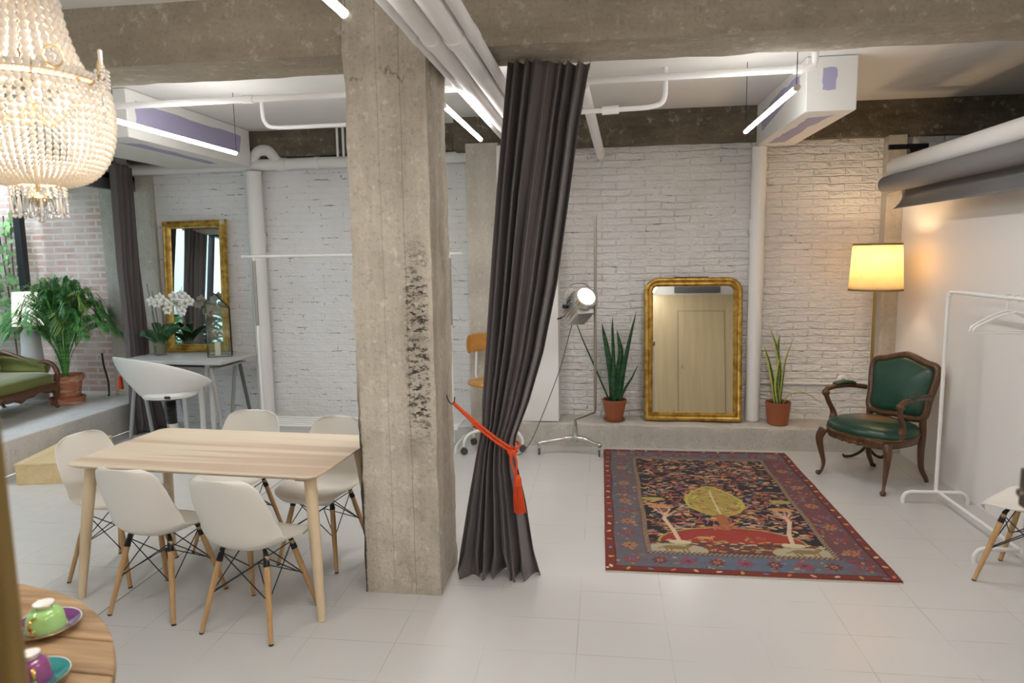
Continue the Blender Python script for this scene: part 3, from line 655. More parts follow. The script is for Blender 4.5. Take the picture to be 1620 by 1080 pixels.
TRIM = mat('olive_trim', (.22, .16, .07), .7)
for r, z in ((.206, 1.445), (.184, 1.815)): MB().lathe([(r, z), (r+.0, z+.016), (r-.004, z+.016), (r-.004, z)], 40).build('shade_trim', TRIM, sh)
sp_ = MB()
for k in range(3): a = k*2*PI/3; sp_.tube([(0, 0, 1.80), (math.cos(a)*.182, math.sin(a)*.182, 1.82)], .002, 5)
sp_.build('shade_spider', BRASS, fl)
MB().sphere((0, 0, 1.63), .035, 14, 10, (1, 1, 1.25)).build('bulb', BULB, fl)
pt('floor_lamp_light', (2.215, 6.03, 1.72), 7.5, (1, .70, .40), .05)
# ------------------------------------------------------------------ studio spotlight on rolling stand
st = thing('studio_spotlight', 'aluminium studio spotlight on a wheeled stand between the curtain and the potted plant', 'spotlight', (-.255, 6.02, 0))
hub = MB().lathe([(.001, .125), (.035, .125), (.035, .16), (.024, .18), (.022, .25), (.016, .255), (.016, .30), (.001, .30)], 20); hub.build('hub', BRUSH, st)
for a, L_ in ((math.radians(184), .32), (math.radians(-12), .22), (math.radians(95), .30)):
    c, s = math.cos(a), math.sin(a)
    a_ = MB().tube(spline([(c*.01, s*.01, .15), (c*.08, s*.08, .145), (c*L_*.7, s*L_*.7, .12), (c*L_, s*L_, .105)], 4), [.026]*5+[.018]*4+[.015]*4, 10).sphere((c*L_, s*L_, .10), .023, 10, 8); a_.build('stand_leg', BRUSH, st)
    MB().bx(-.014, -.009, -.03, .012, .03, .085, Matrix.Translation((c*L_, s*L_, 0))).bx(.009, .014, -.03, .012, .03, .085, Matrix.Translation((c*L_, s*L_, 0))).build('caster_fork', BRUSH, st, smooth=False)
    MB().lathe([(.001, -.008), (.026, -.008), (.030, -.004), (.030, .004), (.026, .008), (.001, .008)], 18, (c*L_, s*L_-.012, .030), Matrix.Rotation(PI/2, 4, 'Y')).build('caster_wheel', mat('grey_rubber', (.09, .085, .08), .5) if a > 3 else bpy.data.materials['grey_rubber'], st)
MB().tube([(0, 0, .29), (.0, 0, .325), (.172, -.01, .395), (.178, -.01, .43), (.178, -.01, .9)], [.016]*3+[.0135]*2, 12).tube([(.178, -.01, .42), (.178, -.01, 2.10)], .0125, 12).tube([(.178, -.01, 1.33), (.178, -.01, 1.45)], .02, 12).build('pole', STEELPOLE, st)
hd = Matrix.Translation((.035, -.06, 1.335)) @ Matrix.Rotation(math.radians(28), 4, 'Z') @ Matrix.Rotation(math.radians(-31), 4, 'X')   # lamp axis along -Y, tipped down
RX = Matrix.Rotation(PI/2, 4, 'X')   # lathe z -> -y
body = MB().lathe([(.001, -.17), (.05, -.17), (.085, -.14), (.095, -.08), (.095, .10), (.085, .12)], 28, (0, 0, 0), None)
body.v = [tuple(hd @ RX @ Vector(v)) for v in body.v]; h_ = body.build('lamp_housing', BRUSH, st, ang=50)
for k in range(22):
    a = 2*PI*k/22; f_ = MB().bx(.09, .118, -.0022, .0022, -.13, .085, Matrix.Rotation(a, 4, 'Z')); f_.v = [tuple(hd @ RX @ Vector(v)) for v in f_.v]
    f_.build('cooling_fin', BRUSH, h_, smooth=False)
rb = MB().lathe([(.080, .10), (.088, .10), (.088, .165), (.094, .168), (.094, .178), (.078, .178), (.074, .15)], 32); rb.v = [tuple(hd @ RX @ Vector(v)) for v in rb.v]; rb.build('lens_ring', CHROME, st)
bx_ = MB().bx(-.075, .075, -.125, -.075, -.12, .10); bx_.v = [tuple(hd @ RX @ Vector(v)) for v in bx_.v]; bx_.build('ballast_box', BRUSH, st, bevel=.006, smooth=False)
ln = MB().lathe([(.078, .150), (.06, .162), (.03, .169), (.001, .171)], 28); ln.v = [tuple(hd @ RX @ Vector(v)) for v in ln.v]
ln.build('lens', mat('glowing_lens', (1, .95, .85), .2, emit=((1, .86, .60), 3.2)), st)
yk = MB().tube(spline([(.125, 0, 0), (.125, .0, .08), (.10, .0, .16), (.03, .0, .195), (-.06, 0, .185), (-.115, 0, .12), (-.125, 0, .0)], 5), .009, 8, sq=(.5, 1.3)); YK = Matrix.Translation((.035, -.06, 1.335)) @ Matrix.Rotation(math.radians(28), 4, 'Z')
yk.v = [tuple(YK @ Vector(v)) for v in yk.v]; yk.build('yoke', BRUSH, st)
for s_ in (-1, 1):
    kn = MB().lathe([(.001, .10), (.016, .10), (.018, .145), (.010, .15), (.001, .15)], 12, (0, 0, 0), Matrix.Rotation(s_*PI/2, 4, 'Y')); kn.v = [tuple(YK @ Vector(v)) for v in kn.v]; kn.build('clamp_knob', BLACKWIRE, st)
kn = MB().tube([(-.02, .12, -.08), (-.09, .16, -.11)], .004, 6).tube([(-.085, .157, -.108), (-.12, .178, -.122)], .009, 8); kn.v = [tuple(YK @ Vector(v)) for v in kn.v]; kn.build('focus_lever', BLACKWIRE, st)
sl = bpy.data.lights.new('spot_lens_light', 'SPOT'); sl.energy = 45; sl.color = (1, .88, .68); sl.spot_size = math.radians(70); sl.spot_blend = .8; sl.shadow_soft_size = .06
so2 = bpy.data.objects.new('spot_lens_light', sl); so2.matrix_world = Matrix.Translation((-.255, 6.02, 0)) @ hd @ Matrix.Translation((0, -.185, 0)) @ Matrix.Rotation(PI/2, 4, 'X'); COL.objects.link(so2)
tag(MB().tube(spline([(-.24, 6.13, 1.27), (-.30, 6.14, 1.10), (-.38, 6.13, .80), (-.48, 6.1, .52), (-.60, 6.05, .22), (-.66, 6.0, .10), (-.75, 5.95, .006), (-.9, 6.02, .006)], 8), .004, 6).build('power_cable', mat('grey_cable', (.10, .10, .09), .5)), 'thin dark cable hanging from the studio spotlight behind the curtain', 'cable')
# ------------------------------------------------------------------ arched gilt mirror
m1 = thing('arched_mirror', 'large gold framed mirror with rounded top corners leaning on the brick wall', 'mirror', (.815, 6.43, .225))
m1.rotation_euler = (math.radians(-6.0), 0, 0)
def arch(w, h, r, y, n=10, z0=0):
    out = [Vector((-w/2, y, z0)), Vector((w/2, y, z0))]
    for k in range(n+1): a = PI/2*k/n; out.append(Vector((w/2-r+r*math.cos(a), y, h-r+r*math.sin(a))))
    for k in range(n+1): a = PI/2+PI/2*k/n; out.append(Vector((-w/2+r+r*math.cos(a), y, h-r+r*math.sin(a))))
    return out
Wm, Hm = .885, 1.33
fm = MB()
prof = [(0, .02), (0, -.012), (.008, -.022), (.022, -.026), (.034, -.018), (.040, -.012), (.048, -.020), (.060, -.022), (.070, -.012), (.076, -.004), (.080, .0), (.080, .012)]
fm.loft([arch(Wm-2*i, Hm-i, max(.02, .13-i), y, 10, i) for i, y in prof], True, False); fm.build('frame', GILT, m1, ang=50)
gl = MB(); gl.add(arch(Wm-.155, Hm-.078, .055, .004, 10, .078), [tuple(range(24))]); gl.build('mirror_glass', MIRRORM, m1, smooth=False)
bkp = MB(); A_ = arch(Wm-.01, Hm-.005, .125, .012, 10, .005); B_ = arch(Wm-.01, Hm-.005, .125, .022, 10, .005); bkp.loft([A_, B_]); bkp.build('back_board', PINE, m1, smooth=False)
MB().bx(-.17, .14, .0, .02, Hm, Hm+.008).build('top_strip', BLACKWIRE, m1, smooth=False, label='dark strip on the frame top')
# ------------------------------------------------------------------ plants with sword leaves
TERRA = mat('plastic_terracotta', (.34, .105, .045), .5, bump=(4, .1)); SOIL = mat('potting_soil', (.035, .022, .014), .95, bump=(80, 1))
def leaf_mat(name, c1, c2, sc=18):
    t = NT(name); n = t.noise(t.mapping(t.P, (.35, .35, 2.2)), sc, 5, .7, .6); t.base(t.mix(t.ramp(n, .42, .58), rgb(*c1), rgb(*c2))); t.rough(.4); return t.m
LEAFD = leaf_mat('sword_leaf_green', (.012, .055, .022), (.035, .13, .045)); LEAFY = mat('leaf_yellow_edge', (.50, .47, .10), .45); LEAFD2 = leaf_mat('sword_leaf_green_pale', (.02, .09, .03), (.10, .22, .07))
def blade(pts, w, n=5, curl=.25, edge=False, twist=0):
    P = spline(pts, 5); R = len(P); b = MB(); vs = []
    for i, p in enumerate(P):
        t = i/(R-1); d = (P[min(i+1, R-1)]-P[max(i-1, 0)]).normalized(); ww = w*(.55+.9*math.sin(PI*min(1, t*.85+.12)))*.7*(1 if t < .75 else max(.02, 1-((t-.75)/.25)**1.6))
        sd = Vector((math.cos(twist+t*.8*(1 if w > .0 else 0)), math.sin(twist+t*.8), 0)); sd = (sd-d*sd.dot(d)).normalized(); nn = d.cross(sd)
        for k in range(n): a = k/(n-1)*2-1; vs.append(p+sd*a*ww/2+nn*(curl*ww*(a*a)))
    b.v = [tuple(v) for v in vs]
    for i in range(R-1):
        for k in range(n-1): b.f.append((i*n+k, i*n+k+1, (i+1)*n+k+1, (i+1)*n+k)); b.m.append(1 if edge and (k == 0 or k == n-2) else 0)
    return b
def pot(root, r0, r1, h, m=TERRA, soil=True, rim=.02):
    MB().lathe([(.001, 0), (r0, 0), (r1*.97, h-rim), (r1, h-rim), (r1, h), (r1*.93, h), (r1*.90, h-.02), (.001, h-.022)], 32).build('pot', m, root)
    if soil: MB().lathe([(.001, h-.012), (r1*.91, h-.018)], 24).build('soil', SOIL, root)
p1 = thing('snake_plant', 'snake plant with upright dark green leaves in a terracotta pot left of the arched mirror', 'plant', (.097, 6.43, .218))
pot(p1, .075, .115, .205); MB().lathe([(.001, .0), (.085, 0), (.105, .02), (.098, .02), (.08, .008)], 24).build('saucer', TERRA, p1)
for pts, w, tw in (([(-.02, 0, .18), (-.03, -.01, .45), (-.07, 0, .72), (-.12, 0, .93)], .058, .1), ([(.0, .02, .18), (.0, .03, .5), (-.01, .03, .8), (-.02, .03, .98)], .045, .4), ([(.02, 0, .18), (.04, 0, .45), (.06, -.01, .66), (.02, 0, .86)], .055, -.2),
                   ([(.05, 0, .18), (.08, 0, .42), (.13, 0, .68), (.20, 0, 1.04)], .062, .3), ([(.0, -.04, .18), (-.01, -.06, .35), (.0, -.06, .50), (-.01, -.06, .62)], .05, 0), ([(.05, -.02, .18), (.10, -.03, .30), (.17, -.03, .42), (.22, -.03, .55)], .04, .6),
                   ([(-.04, 0, .18), (-.17, -.03, .50), (-.30, -.04, .80), (-.42, -.05, 1.12)], .030, .9)):
    blade(pts, w, twist=tw).build('leaf', LEAFD, p1, solid=.002)
p2 = thing('snake_plant', 'snake plant with yellow edged leaves in a terracotta pot right of the white vertical pipe', 'plant', (1.575, 6.43, .215))
pot(p2, .088, .112, .205)
for pts, w, tw in (([(-.02, 0, .18), (-.05, 0, .40), (-.09, 0, .58), (-.14, 0, .72)], .045, .2), ([(.0, .01, .18), (.01, .01, .5), (-.03, .01, .72), (-.09, 0, .87)], .035, .1), ([(.02, 0, .18), (.04, 0, .45), (.06, 0, .60), (.12, 0, .80)], .038, .5),
                   ([(.0, -.03, .18), (-.02, -.03, .35), (-.01, -.03, .50), (.0, -.03, .62)], .05, 0), ([(.02, .02, .18), (.0, .02, .5), (-.01, .02, .70), (.0, .02, .82)], .035, -.3), ([(.04, -.02, .18), (.08, -.03, .26), (.20, -.05, .30), (.37, -.07, .20)], .026, 1.2)):
    blade(pts, w, edge=True, twist=tw).build('leaf', [LEAFD2, LEAFY], p2, solid=.002)
# ------------------------------------------------------------------ clothes rail on the right
cr_ = thing('clothes_rail', 'white metal clothes rail standing along the right white wall', 'clothes rail', (2.33, 4.52, 0))
MB().tube(spline([(0, .54, .08), (0, .54, .60), (0, .54, 1.38), (0, .515, 1.465), (0, .46, 1.49), (0, .0, 1.49), (0, -.42, 1.49), (0, -.48, 1.465), (0, -.50, 1.38), (0, -.50, .60), (0, -.50, .08)], 4), .013, 12).build('frame', PAINTW, cr_)
MB().tube([(0, .54, .085), (0, -.50, .085)], .012, 10).build('lower_bar', PAINTW, cr_)
for y in (.50, -.46): MB().tube(spline([(-.23, y, 0), (-.23, y, .045), (-.195, y, .08), (-.1, y, .083), (.1, y, .083), (.155, y, .08), (.19, y, .045), (.19, y, 0)], 4), .013, 12).build('foot', PAINTW, cr_)
def hanger(y, label, rz):
    h = thing('clothes_hanger', label, 'hanger', (2.33, y, 1.49), rz, 'white plastic hangers on the right clothes rail')
    MB().tube(spline([(.0, 0, -.075), (0, 0, -.03), (.016, 0, -.018), (.024, 0, .0), (.014, 0, .018), (0, 0, .018), (-.012, 0, .012)], 4), .003, 6).build('hook', PAINTW, h)
    MB().tube(spline([(0, 0, -.075), (.09, 0, -.105), (.19, 0, -.16), (.205, 0, -.185), (.185, 0, -.197), (0, 0, -.197), (-.185, 0, -.197), (-.205, 0, -.185), (-.19, 0, -.16), (-.09, 0, -.105), (0, 0, -.075)], 4), .007, 8, sq=(1.2, .9)).build('shoulder', PAINTW, h)
hanger(4.36, 'white plastic hanger on the right rail, nearer the corner', .15); hanger(4.27, 'white plastic hanger on the right rail, nearer the viewer', -.1)
# ------------------------------------------------------------------ backdrop rolls
def roll(name, label, x, z, r, m, y0, y1):
    t = thing(name, label, 'paper roll', (x, (y0+y1)/2, z)); h = (y1-y0)/2
    MB().tube([(0, -h, 0), (0, h, 0)], r, 28).build('paper', m, t); MB().tube([(0, h-.01, 0), (0, h+.025, 0)], [r*.62]*2, 16).build('end_plug', BLACK, t); return t
GREYP = mat('grey_backdrop_paper', (.17, .16, .16), .85); WP = mat('white_backdrop_paper', (.76, .74, .72), .7)
roll('backdrop_roll', 'white paper backdrop roll high on the right wall, upper of two', 2.345, 2.435, .076, WP, 2.6, 6.08)
gr = roll('backdrop_roll', 'dark grey paper backdrop roll high on the right wall with a loose hanging edge', 2.27, 2.300, .068, GREYP, 2.6, 6.06)
MB().grid(2, 14, lambda u, v: Vector((.066-.075*v**2.2+.045*math.sin(v*2.6), -1.73+3.42*u-.08*v, .0-.20*v))).build('loose_edge', GREYP, gr, solid=.0015)
brk = thing('roll_bracket', 'black metal bracket holding the backdrop rolls by the corner', 'bracket', (2.44, 6.10, 2.55))
MB().bx(-.16, .139, -.03, .0, .03, .07).bx(.0, .139, -.03, .0, -.10, .03).build('arm', BLACKWIRE, brk, smooth=False, bevel=.003)
for z, x in ((-.125, -.10), (-.25, -.17)): MB().bx(x, .139, .0, .02, z-.01, z+.01).build('holder', BLACKWIRE, brk, smooth=False)
# ------------------------------------------------------------------ curtains
def cloth(name, col):
    t = NT(name); n = t.noise(t.mapping(t.P, (1, 1, .3)), 120, 2); t.base(t.mix(t.ramp(n, .3, .7), rgb(*col), rgb(col[0]*1.1, col[1]*1.1, col[2]*1.1))); t.rough(.9)
    t.b.inputs['Sheen Weight'].default_value = .25; t.b.inputs['Sheen Roughness'].default_value = .4
    return t.m
CURT = cloth('grey_curtain_cloth', (.125, .108, .108))
def curtain(Lx, Rx, y0, amp, N, seed, nu=300, nv=90):
    zl = sorted([p[1] for p in Lx]); zr = sorted([p[1] for p in Rx]); xl = [p[0] for p in sorted(Lx, key=lambda p: p[1])]; xr = [p[0] for p in sorted(Rx, key=lambda p: p[1])]
    z1 = max(zl[-1], zr[-1]); zlt, zrt = zl[-1], zr[-1]
    R = random.Random(seed); ph = [R.uniform(0, 6.28) for _ in range(8)]
    def fn(u, v):
        uu = u + .012*math.sin(2*PI*2.3*u+ph[0]) + .012*math.sin(2*PI*5.1*u+ph[1])
        z = v*(zlt+(zrt-zlt)*u)
        l = interp(z, zl, xl); r = interp(z, zr, xr); A = interp(z, [a[0] for a in amp], [a[1] for a in amp]); w = r-l
        dr = .10*math.sin(z*2.1+ph[2])+.05*math.sin(z*5+ph[3]+u*4)
        th = 2*PI*N*(uu+dr*.16*math.sin(PI*u))
        s = math.sin(th); s = math.copysign(abs(s)**.85, s)
        k = w/N
        x = l+w*u + math.sin(2*th)*k*.16*math.sin(PI*u)**.5
        y = y0 + A*s*(.72+.38*math.sin(u*11+ph[4]+z*.8)) + .02*math.sin(2*PI*u*1.5+z*1.3+ph[5])
        if z < .12: y += (.12-z)*.35*math.sin(u*23+ph[6]); x += (.12-z)*.18*math.sin(u*17+ph[7])
        return Vector((x, y, z+.004))
    return MB().grid(nu, nv, fn)
Lx = [(-.490, 2.755), (-.556, 2.116), (-.585, 1.792), (-.629, 1.255), (-.652, .979), (-.655, .86), (-.685, .72), (-.745, .407), (-.80, .10), (-.82, 0)]
Rx = [(-.074, 2.722), (-.131, 2.418), (-.19, 2.011), (-.248, 1.623), (-.324, 1.257), (-.405, .983), (-.475, .80), (-.487, .74), (-.475, .62), (-.432, .418), (-.397, .166), (-.370, 0)]
ct = thing('long_curtain', 'dark grey floor length curtain tied with an orange cord right of the pillar', 'curtain', (0, 0, 0))
curtain(Lx, Rx, 3.62, [(0, .085), (.4, .068), (.75, .042), (.95, .050), (1.5, .070), (2.4, .065), (2.75, .05)], 7.6, 11).build('cloth', CURT, ct, solid=.003, ang=180)
for k in range(13):
    x = -.47+.39*k/12+rr.uniform(-.008, .008); z = 2.755-.033*(x+.49)/.416
    MB().tube(spline([(x, 3.615, z-.03), (x+.004, 3.63, z+.01), (x+.008+rr.uniform(-.01, .01), 3.70, z+.045), (x+.012, 3.768, 2.805), (x+.016, 3.785, 2.797), (x+.016, 3.775, 2.79)], 3), .0014, 5).build('curtain_hook', BRASS, ct)
tag(MB().tube([(-.85, 3.775, 2.79), (-.1, 3.775, 2.80), (2.58, 3.775, 2.79)], .003, 6).build('curtain_wire', BLACKWIRE), 'thin taut dark wire the tied curtain hangs from, running to the right wall', 'wire')
ORANGE = mat('orange_cord', (.72, .075, .012), .75, bump=(160, .8))
tie = thing('curtain_tieback', 'orange rope tieback with a tassel around the grey curtain by the pillar', 'tieback', (-.83, 3.60, 1.0))
def W2(x, y, z): return (x+.83, y-3.60, z-1.0)
r1 = MB().tube(spline([W2(-.812, 3.60, .985), W2(-.73, 3.555, .925), W2(-.665, 3.525, .872), W2(-.57, 3.515, .80), W2(-.49, 3.52, .748)], 6), .0075, 8)
r1.tube(spline([W2(-.812, 3.605, .99), W2(-.735, 3.57, .935), W2(-.66, 3.53, .888), W2(-.56, 3.516, .815), W2(-.48, 3.525, .758)], 6), .0075, 8)
r1.build('rope', ORANGE, tie)
MB().tube(spline([W2(-.66, 3.53, .875), W2(-.70, 3.62, .85), W2(-.62, 3.72, .80), W2(-.50, 3.71, .76), W2(-.455, 3.63, .75), W2(-.475, 3.53, .75)], 6), .0075, 8).build('rope_back', ORANGE, tie)
kb = MB()
for a in range(4): kb.tube([W2(-.480+.022*math.cos(t)*math.cos(a*.8), 3.515+.016*math.sin(t), .748+.02*math.cos(t)*math.sin(a*.8)+.008*math.sin(t)) for t in np.linspace(0, 5.7, 12)], .008, 7)
kb.build('knot', ORANGE, tie)
MB().tube(spline([W2(-.485, 3.50, .74), W2(-.482, 3.49, .69), W2(-.468, 3.49, .645), W2(-.458, 3.495, .61)], 5), .006, 7).tube(spline([W2(-.465, 3.50, .74), W2(-.455, 3.49, .69), W2(-.458, 3.49, .645), W2(-.452, 3.495, .61)], 5), .006, 7).build('cord_loop', ORANGE, tie)
MB().lathe([(.001, .04), (.012, .035), (.019, .02), (.022, .0), (.019, -.015), (.022, -.02)], 18, W2(-.452, 3.495, .590)).build('tassel_head', ORANGE, tie)
ts = MB()
for k in range(70):
    a = rr.uniform(0, 6.28); q = rr.uniform(.3, 1); ts.tube([W2(-.452+.018*q*math.cos(a), 3.495+.018*q*math.sin(a), .575), W2(-.447+.027*q*math.cos(a), 3.495+.027*q*math.sin(a), .50), W2(-.440+.031*q*math.cos(a), 3.495+.031*q*math.sin(a), .425+rr.uniform(-.008, .008))], .0026, 5)
tag(ts.build('tassel_fringe', ORANGE, tie), None, None, kind='stuff')
tag(MB().tube(spline([(-.852, 3.60, 1.04), (-.838, 3.598, 1.0), (-.822, 3.598, .982), (-.808, 3.598, .99), (-.803, 3.598, 1.02)], 4), .003, 6).build('wall_hook', BLACKWIRE), 'small bent metal hook on the pillar side holding the orange rope', 'hook')
# left curtain by the window bay
Lx2 = [(-4.91, 2.74), (-4.92, 2.30), (-4.94, 1.70), (-4.925, 1.0), (-4.915, .6), (-4.93, .3), (-4.93, 0)]
Rx2 = [(-4.70, 2.72), (-4.69, 2.2), (-4.68, 1.6), (-4.67, 1.0), (-4.68, .62), (-4.60, .3), (-4.55, 0)]
ct2 = thing('long_curtain', 'dark grey curtain gathered at the corner beside the potted palm', 'curtain', (0, 0, 0))
cb = curtain(Lx2, Rx2, 0, [(0, .05), (.5, .04), (.65, .035), (1.2, .045), (2.7, .04)], 6.2, 5, 200, 70)
cb.v = [((x*(6.33+.35*((i % 200)/199))/6.5+y*.9), 6.33+.35*((i % 200)/199), z) for i, (x, y, z) in enumerate(cb.v)]
cb.build('cloth', CURT, ct2, solid=.003, ang=180)
tb2 = thing('curtain_tieback', 'orange tieback glimpsed on the left curtain behind the white salon chair', 'tieback', (-4.80, 6.50, .62))
MB().tube(spline([(-.14, -.06, .06), (-.05, -.10, .0), (.06, -.10, -.04), (.13, -.06, -.06)], 5), .009, 8).build('rope', ORANGE, tb2)
MB().lathe([(.001, .05), (.016, .04), (.022, .0), (.028, -.09), (.001, -.09)], 14, (-.13, -.115, -.06)).build('tassel', ORANGE, tb2)
MB().lathe([(.001, .05), (.014, .04), (.020, .0), (.001, -.01)], 14, (-.04, -.12, .06)).build('knot', ORANGE, tb2)
ct3 = thing('long_curtain', 'grey curtain by the garden window, seen only in the gilt mirror', 'curtain', (0, 0, 0))
cb = curtain([(0, 2.7), (0, 0)], [(.62, 2.7), (.62, 0)], 0, [(0, .05), (2.7, .04)], 6.2, 9, 160, 30); cb.v = [(-6.13+y*.9, 3.35+x, z+.3) for x, y, z in cb.v]
cb.build('cloth', CURT, ct3, solid=.003, ang=180)
# tangled dark wire bundle above the left curtain
bn = MB()
for k in range(70):
    p = Vector((-4.90+rr.uniform(-.16, .10), 6.4+rr.uniform(-.1, .12), 2.88+rr.uniform(-.08, .12))); pts = []
    for j in range(5): pts.append(p.copy()); p += Vector((rr.uniform(-.09, .09), rr.uniform(-.06, .06), rr.uniform(-.07, .055))); p.z = min(max(p.z, 2.76), 3.03); p.y = min(p.y, 6.75)
    bn.tube(spline(pts, 4), .0025, 4)
tag(bn.build('wire_tangle', mat('dark_twig', (.05, .055, .05), .6)), 'tangle of dark wires in the corner above the left curtain', 'wires', kind='stuff')
# ------------------------------------------------------------------ grey desk and what stands on it
DESKM = mat('grey_desk_paint', (.50, .50, .49), .4, bump=(8, .1)); DLEG = mat('grey_leg_paint', (.40, .40, .385), .45); DDARK = mat('dark_grey_leg', (.10, .105, .115), .4)
dk = thing('grey_desk', 'grey desk on splayed trestle legs below the gilt mirror', 'desk', (-4.185, 6.41, .018), math.radians(-3))
MB().bx(-.53, .58, -.32, .32, .755, .795).build('desktop', DESKM, dk, bevel=.008)
MB().bx(-.50, .50, -.22, .24, .70, .72).build('under_shelf', DLEG, dk, bevel=.003, smooth=False)
for x in (-.38, .40):
    MB().bx(x-.025, x+.025, -.27, .27, .715, .755).build('trestle_rail', DLEG, dk, bevel=.003, smooth=False)
    for y in (-.24, .24):
        for s in (-1, 1): MB().tube([(x+s*.02, y, .72), (x+s*.13, y+math.copysign(.02, y), 0)], .017, 8, sq=(1.1, 1)).build('leg', DDARK if (x > 0 and s > 0 and y > 0) else DLEG, dk, label='dark leg' if (x > 0 and s > 0 and y > 0) else None)
stl = thing('white_stool', 'small white wooden stool tucked under the grey desk', 'stool', (-4.02, 6.20, 0), .1)
MB().bx(-.17, .17, -.15, .15, .565, .60).build('seat', PAINTW, stl, bevel=.006)
for x in (-.14, .14):
    for y in (-.11, .11): MB().bx(x-.02, x+.02, y-.015, y+.015, 0, .565).build('leg', mat('white_stool_leg', (.72, .69, .65), .5) if (x < 0 and y < 0) else bpy.data.materials['white_stool_leg'], stl, bevel=.003, smooth=False)
m2 = thing('gilt_mirror', 'rectangular gilt mirror leaning against the wall on the grey desk', 'mirror', (-4.235, 6.70, .817)); m2.rotation_euler = (math.radians(-5.0), math.radians(-1.0), math.radians(1.0))
def rect(w, h, y, z0=0): return [Vector((-w/2, y, z0)), Vector((w/2, y, z0)), Vector((w/2, y, h)), Vector((-w/2, y, h))]
Wg, Hg = .70, 1.375
MB().loft([rect(Wg-2*i, Hg-i, y, i) for i, y in ((0, .02), (0, -.01), (.006, -.022), (.016, -.024), (.026, -.012), (.034, -.012), (.044, -.026), (.055, -.026), (.066, -.010), (.074, -.008), (.080, -.002), (.082, .01))], True, False).build('frame', GILT, m2, ang=30)
b_ = MB().add(rect(Wg-.16, Hg-.08, .003, .08), [(0, 1, 2, 3)]); b_.build('mirror_glass', MIRRORM, m2, smooth=False)
MB().bx(-Wg/2+.01, Wg/2-.01, .012, .022, .01, Hg-.01).build('back_board', PINE, m2, smooth=False)
CREAM = mat('worn_cream_gesso', (.60, .50, .36), .6)
for sx, z in ((-1, Hg), (-1, 0), (1, 0), (1, Hg)):
    o = MB(); q = Vector((sx*(Wg/2-.03), -.026, abs(z-.03)))
    for k in range(7): a = k*.9; o.sphere(q+Vector((.018*math.cos(a)*(1+.2*k/7), -.002, .018*math.sin(a)*(1+.2*k/7))), .012, 8, 6, (1, .6, 1))
    o.sphere(q, .014, 8, 6, (1, .7, 1)); o.build('corner_ornament', CREAM if sx > 0 and z > 0 else GILT, m2)
# orchid
LEAFO = mat('orchid_leaf', (.025, .09, .03), .3); GLASSP = glass_mat('clear_glass', (.95, .98, .97), .08); PETAL = mat('white_petal', (.85, .84, .80), .5, sss=.0)
oc = thing('potted_orchid', 'white flowering orchid in a clear glass pot on the grey desk', 'orchid', (-4.50, 6.45, .815)); oc.scale = (1.15, 1.15, 1.1)
MB().lathe([(.001, .0), (.052, .0), (.060, .14), (.056, .14), (.048, .01), (.001, .008)], 24).build('glass_pot', GLASSP, oc)
MB().lathe([(.001, .012), (.044, .012), (.050, .10), (.03, .115), (.001, .12)], 18).build('roots', mat('orchid_bark', (.16, .15, .08), .9, bump=(40, 1)), oc)
for a, l, hgt in ((2.9, .26, .10), (.1, .30, .15), (1.2, .20, .18), (4.2, .22, .12), (-.7, .20, .10), (2.2, .18, .20)):
    c, s = math.cos(a), math.sin(a); s *= .6
    blade([(0, 0, .10), (c*l*.3, s*l*.3, .10+hgt*.7), (c*l*.7, s*l*.7, .10+hgt), (c*l, s*l, .10+hgt*.75)], .07, 5, .2).build('leaf', LEAFO, oc, solid=.003)
ST = mat('orchid_stem', (.10, .13, .06), .5)
for pts in ([(0, 0, .10), (-.05, 0, .35), (-.02, -.01, .47), (.10, -.02, .52), (.26, -.03, .44)], [(.01, 0, .10), (.08, 0, .30), (.15, -.01, .50), (.24, -.02, .58), (.36, -.03, .50)]): MB().tube(spline(pts, 6), .003, 6).build('stem', ST, oc)
for pts in ([(0, 0, .10), (-.09, .01, .66)], [(.01, .01, .10), (-.05, .02, .60)]): MB().tube(pts, .0028, 6).build('support_stick', mat('dark_stick', (.06, .05, .035), .7) if 'dark_stick' not in bpy.data.materials else bpy.data.materials['dark_stick'], oc)
for k, (x, z) in enumerate([(-.02, .50), (.04, .485), (.10, .505), (.15, .47), (.20, .485), (.24, .43), (.13, .42), (.20, .545), (.26, .56), (.31, .535), (.35, .50), (.29, .48), (.27, .41), (.07, .535)]):
    f = MB(); c = Vector((x, -.035+rr.uniform(-.02, .02), z)); tl = rr.uniform(-.4, .4)
    for j, (w, l) in enumerate(((.040, .050), (.056, .048), (.034, .046), (.034, .046), (.056, .048))):
        a = PI/2+j*2*PI/5+tl*.3; d = Vector((math.cos(a), -.25, math.sin(a))); sd = Vector((-math.sin(a), 0, math.cos(a)))
        f.add([c, c+d*l*.5+sd*w/2, c+d*l+sd*w*.2, c+d*l-sd*w*.2, c+d*l*.5-sd*w/2, c+d*l*.55+Vector((0, -.004, 0))], [(0, 1, 5), (1, 2, 5), (2, 3, 5), (3, 4, 5), (4, 0, 5)])
    fo = f.build('flower', PETAL, oc, solid=.001); MB().sphere(c+Vector((0, -.008, -.002)), .006, 8, 6).build('lip', mat('yellow_lip', (.6, .5, .12), .5) if k == 0 else bpy.data.materials['yellow_lip'], fo)
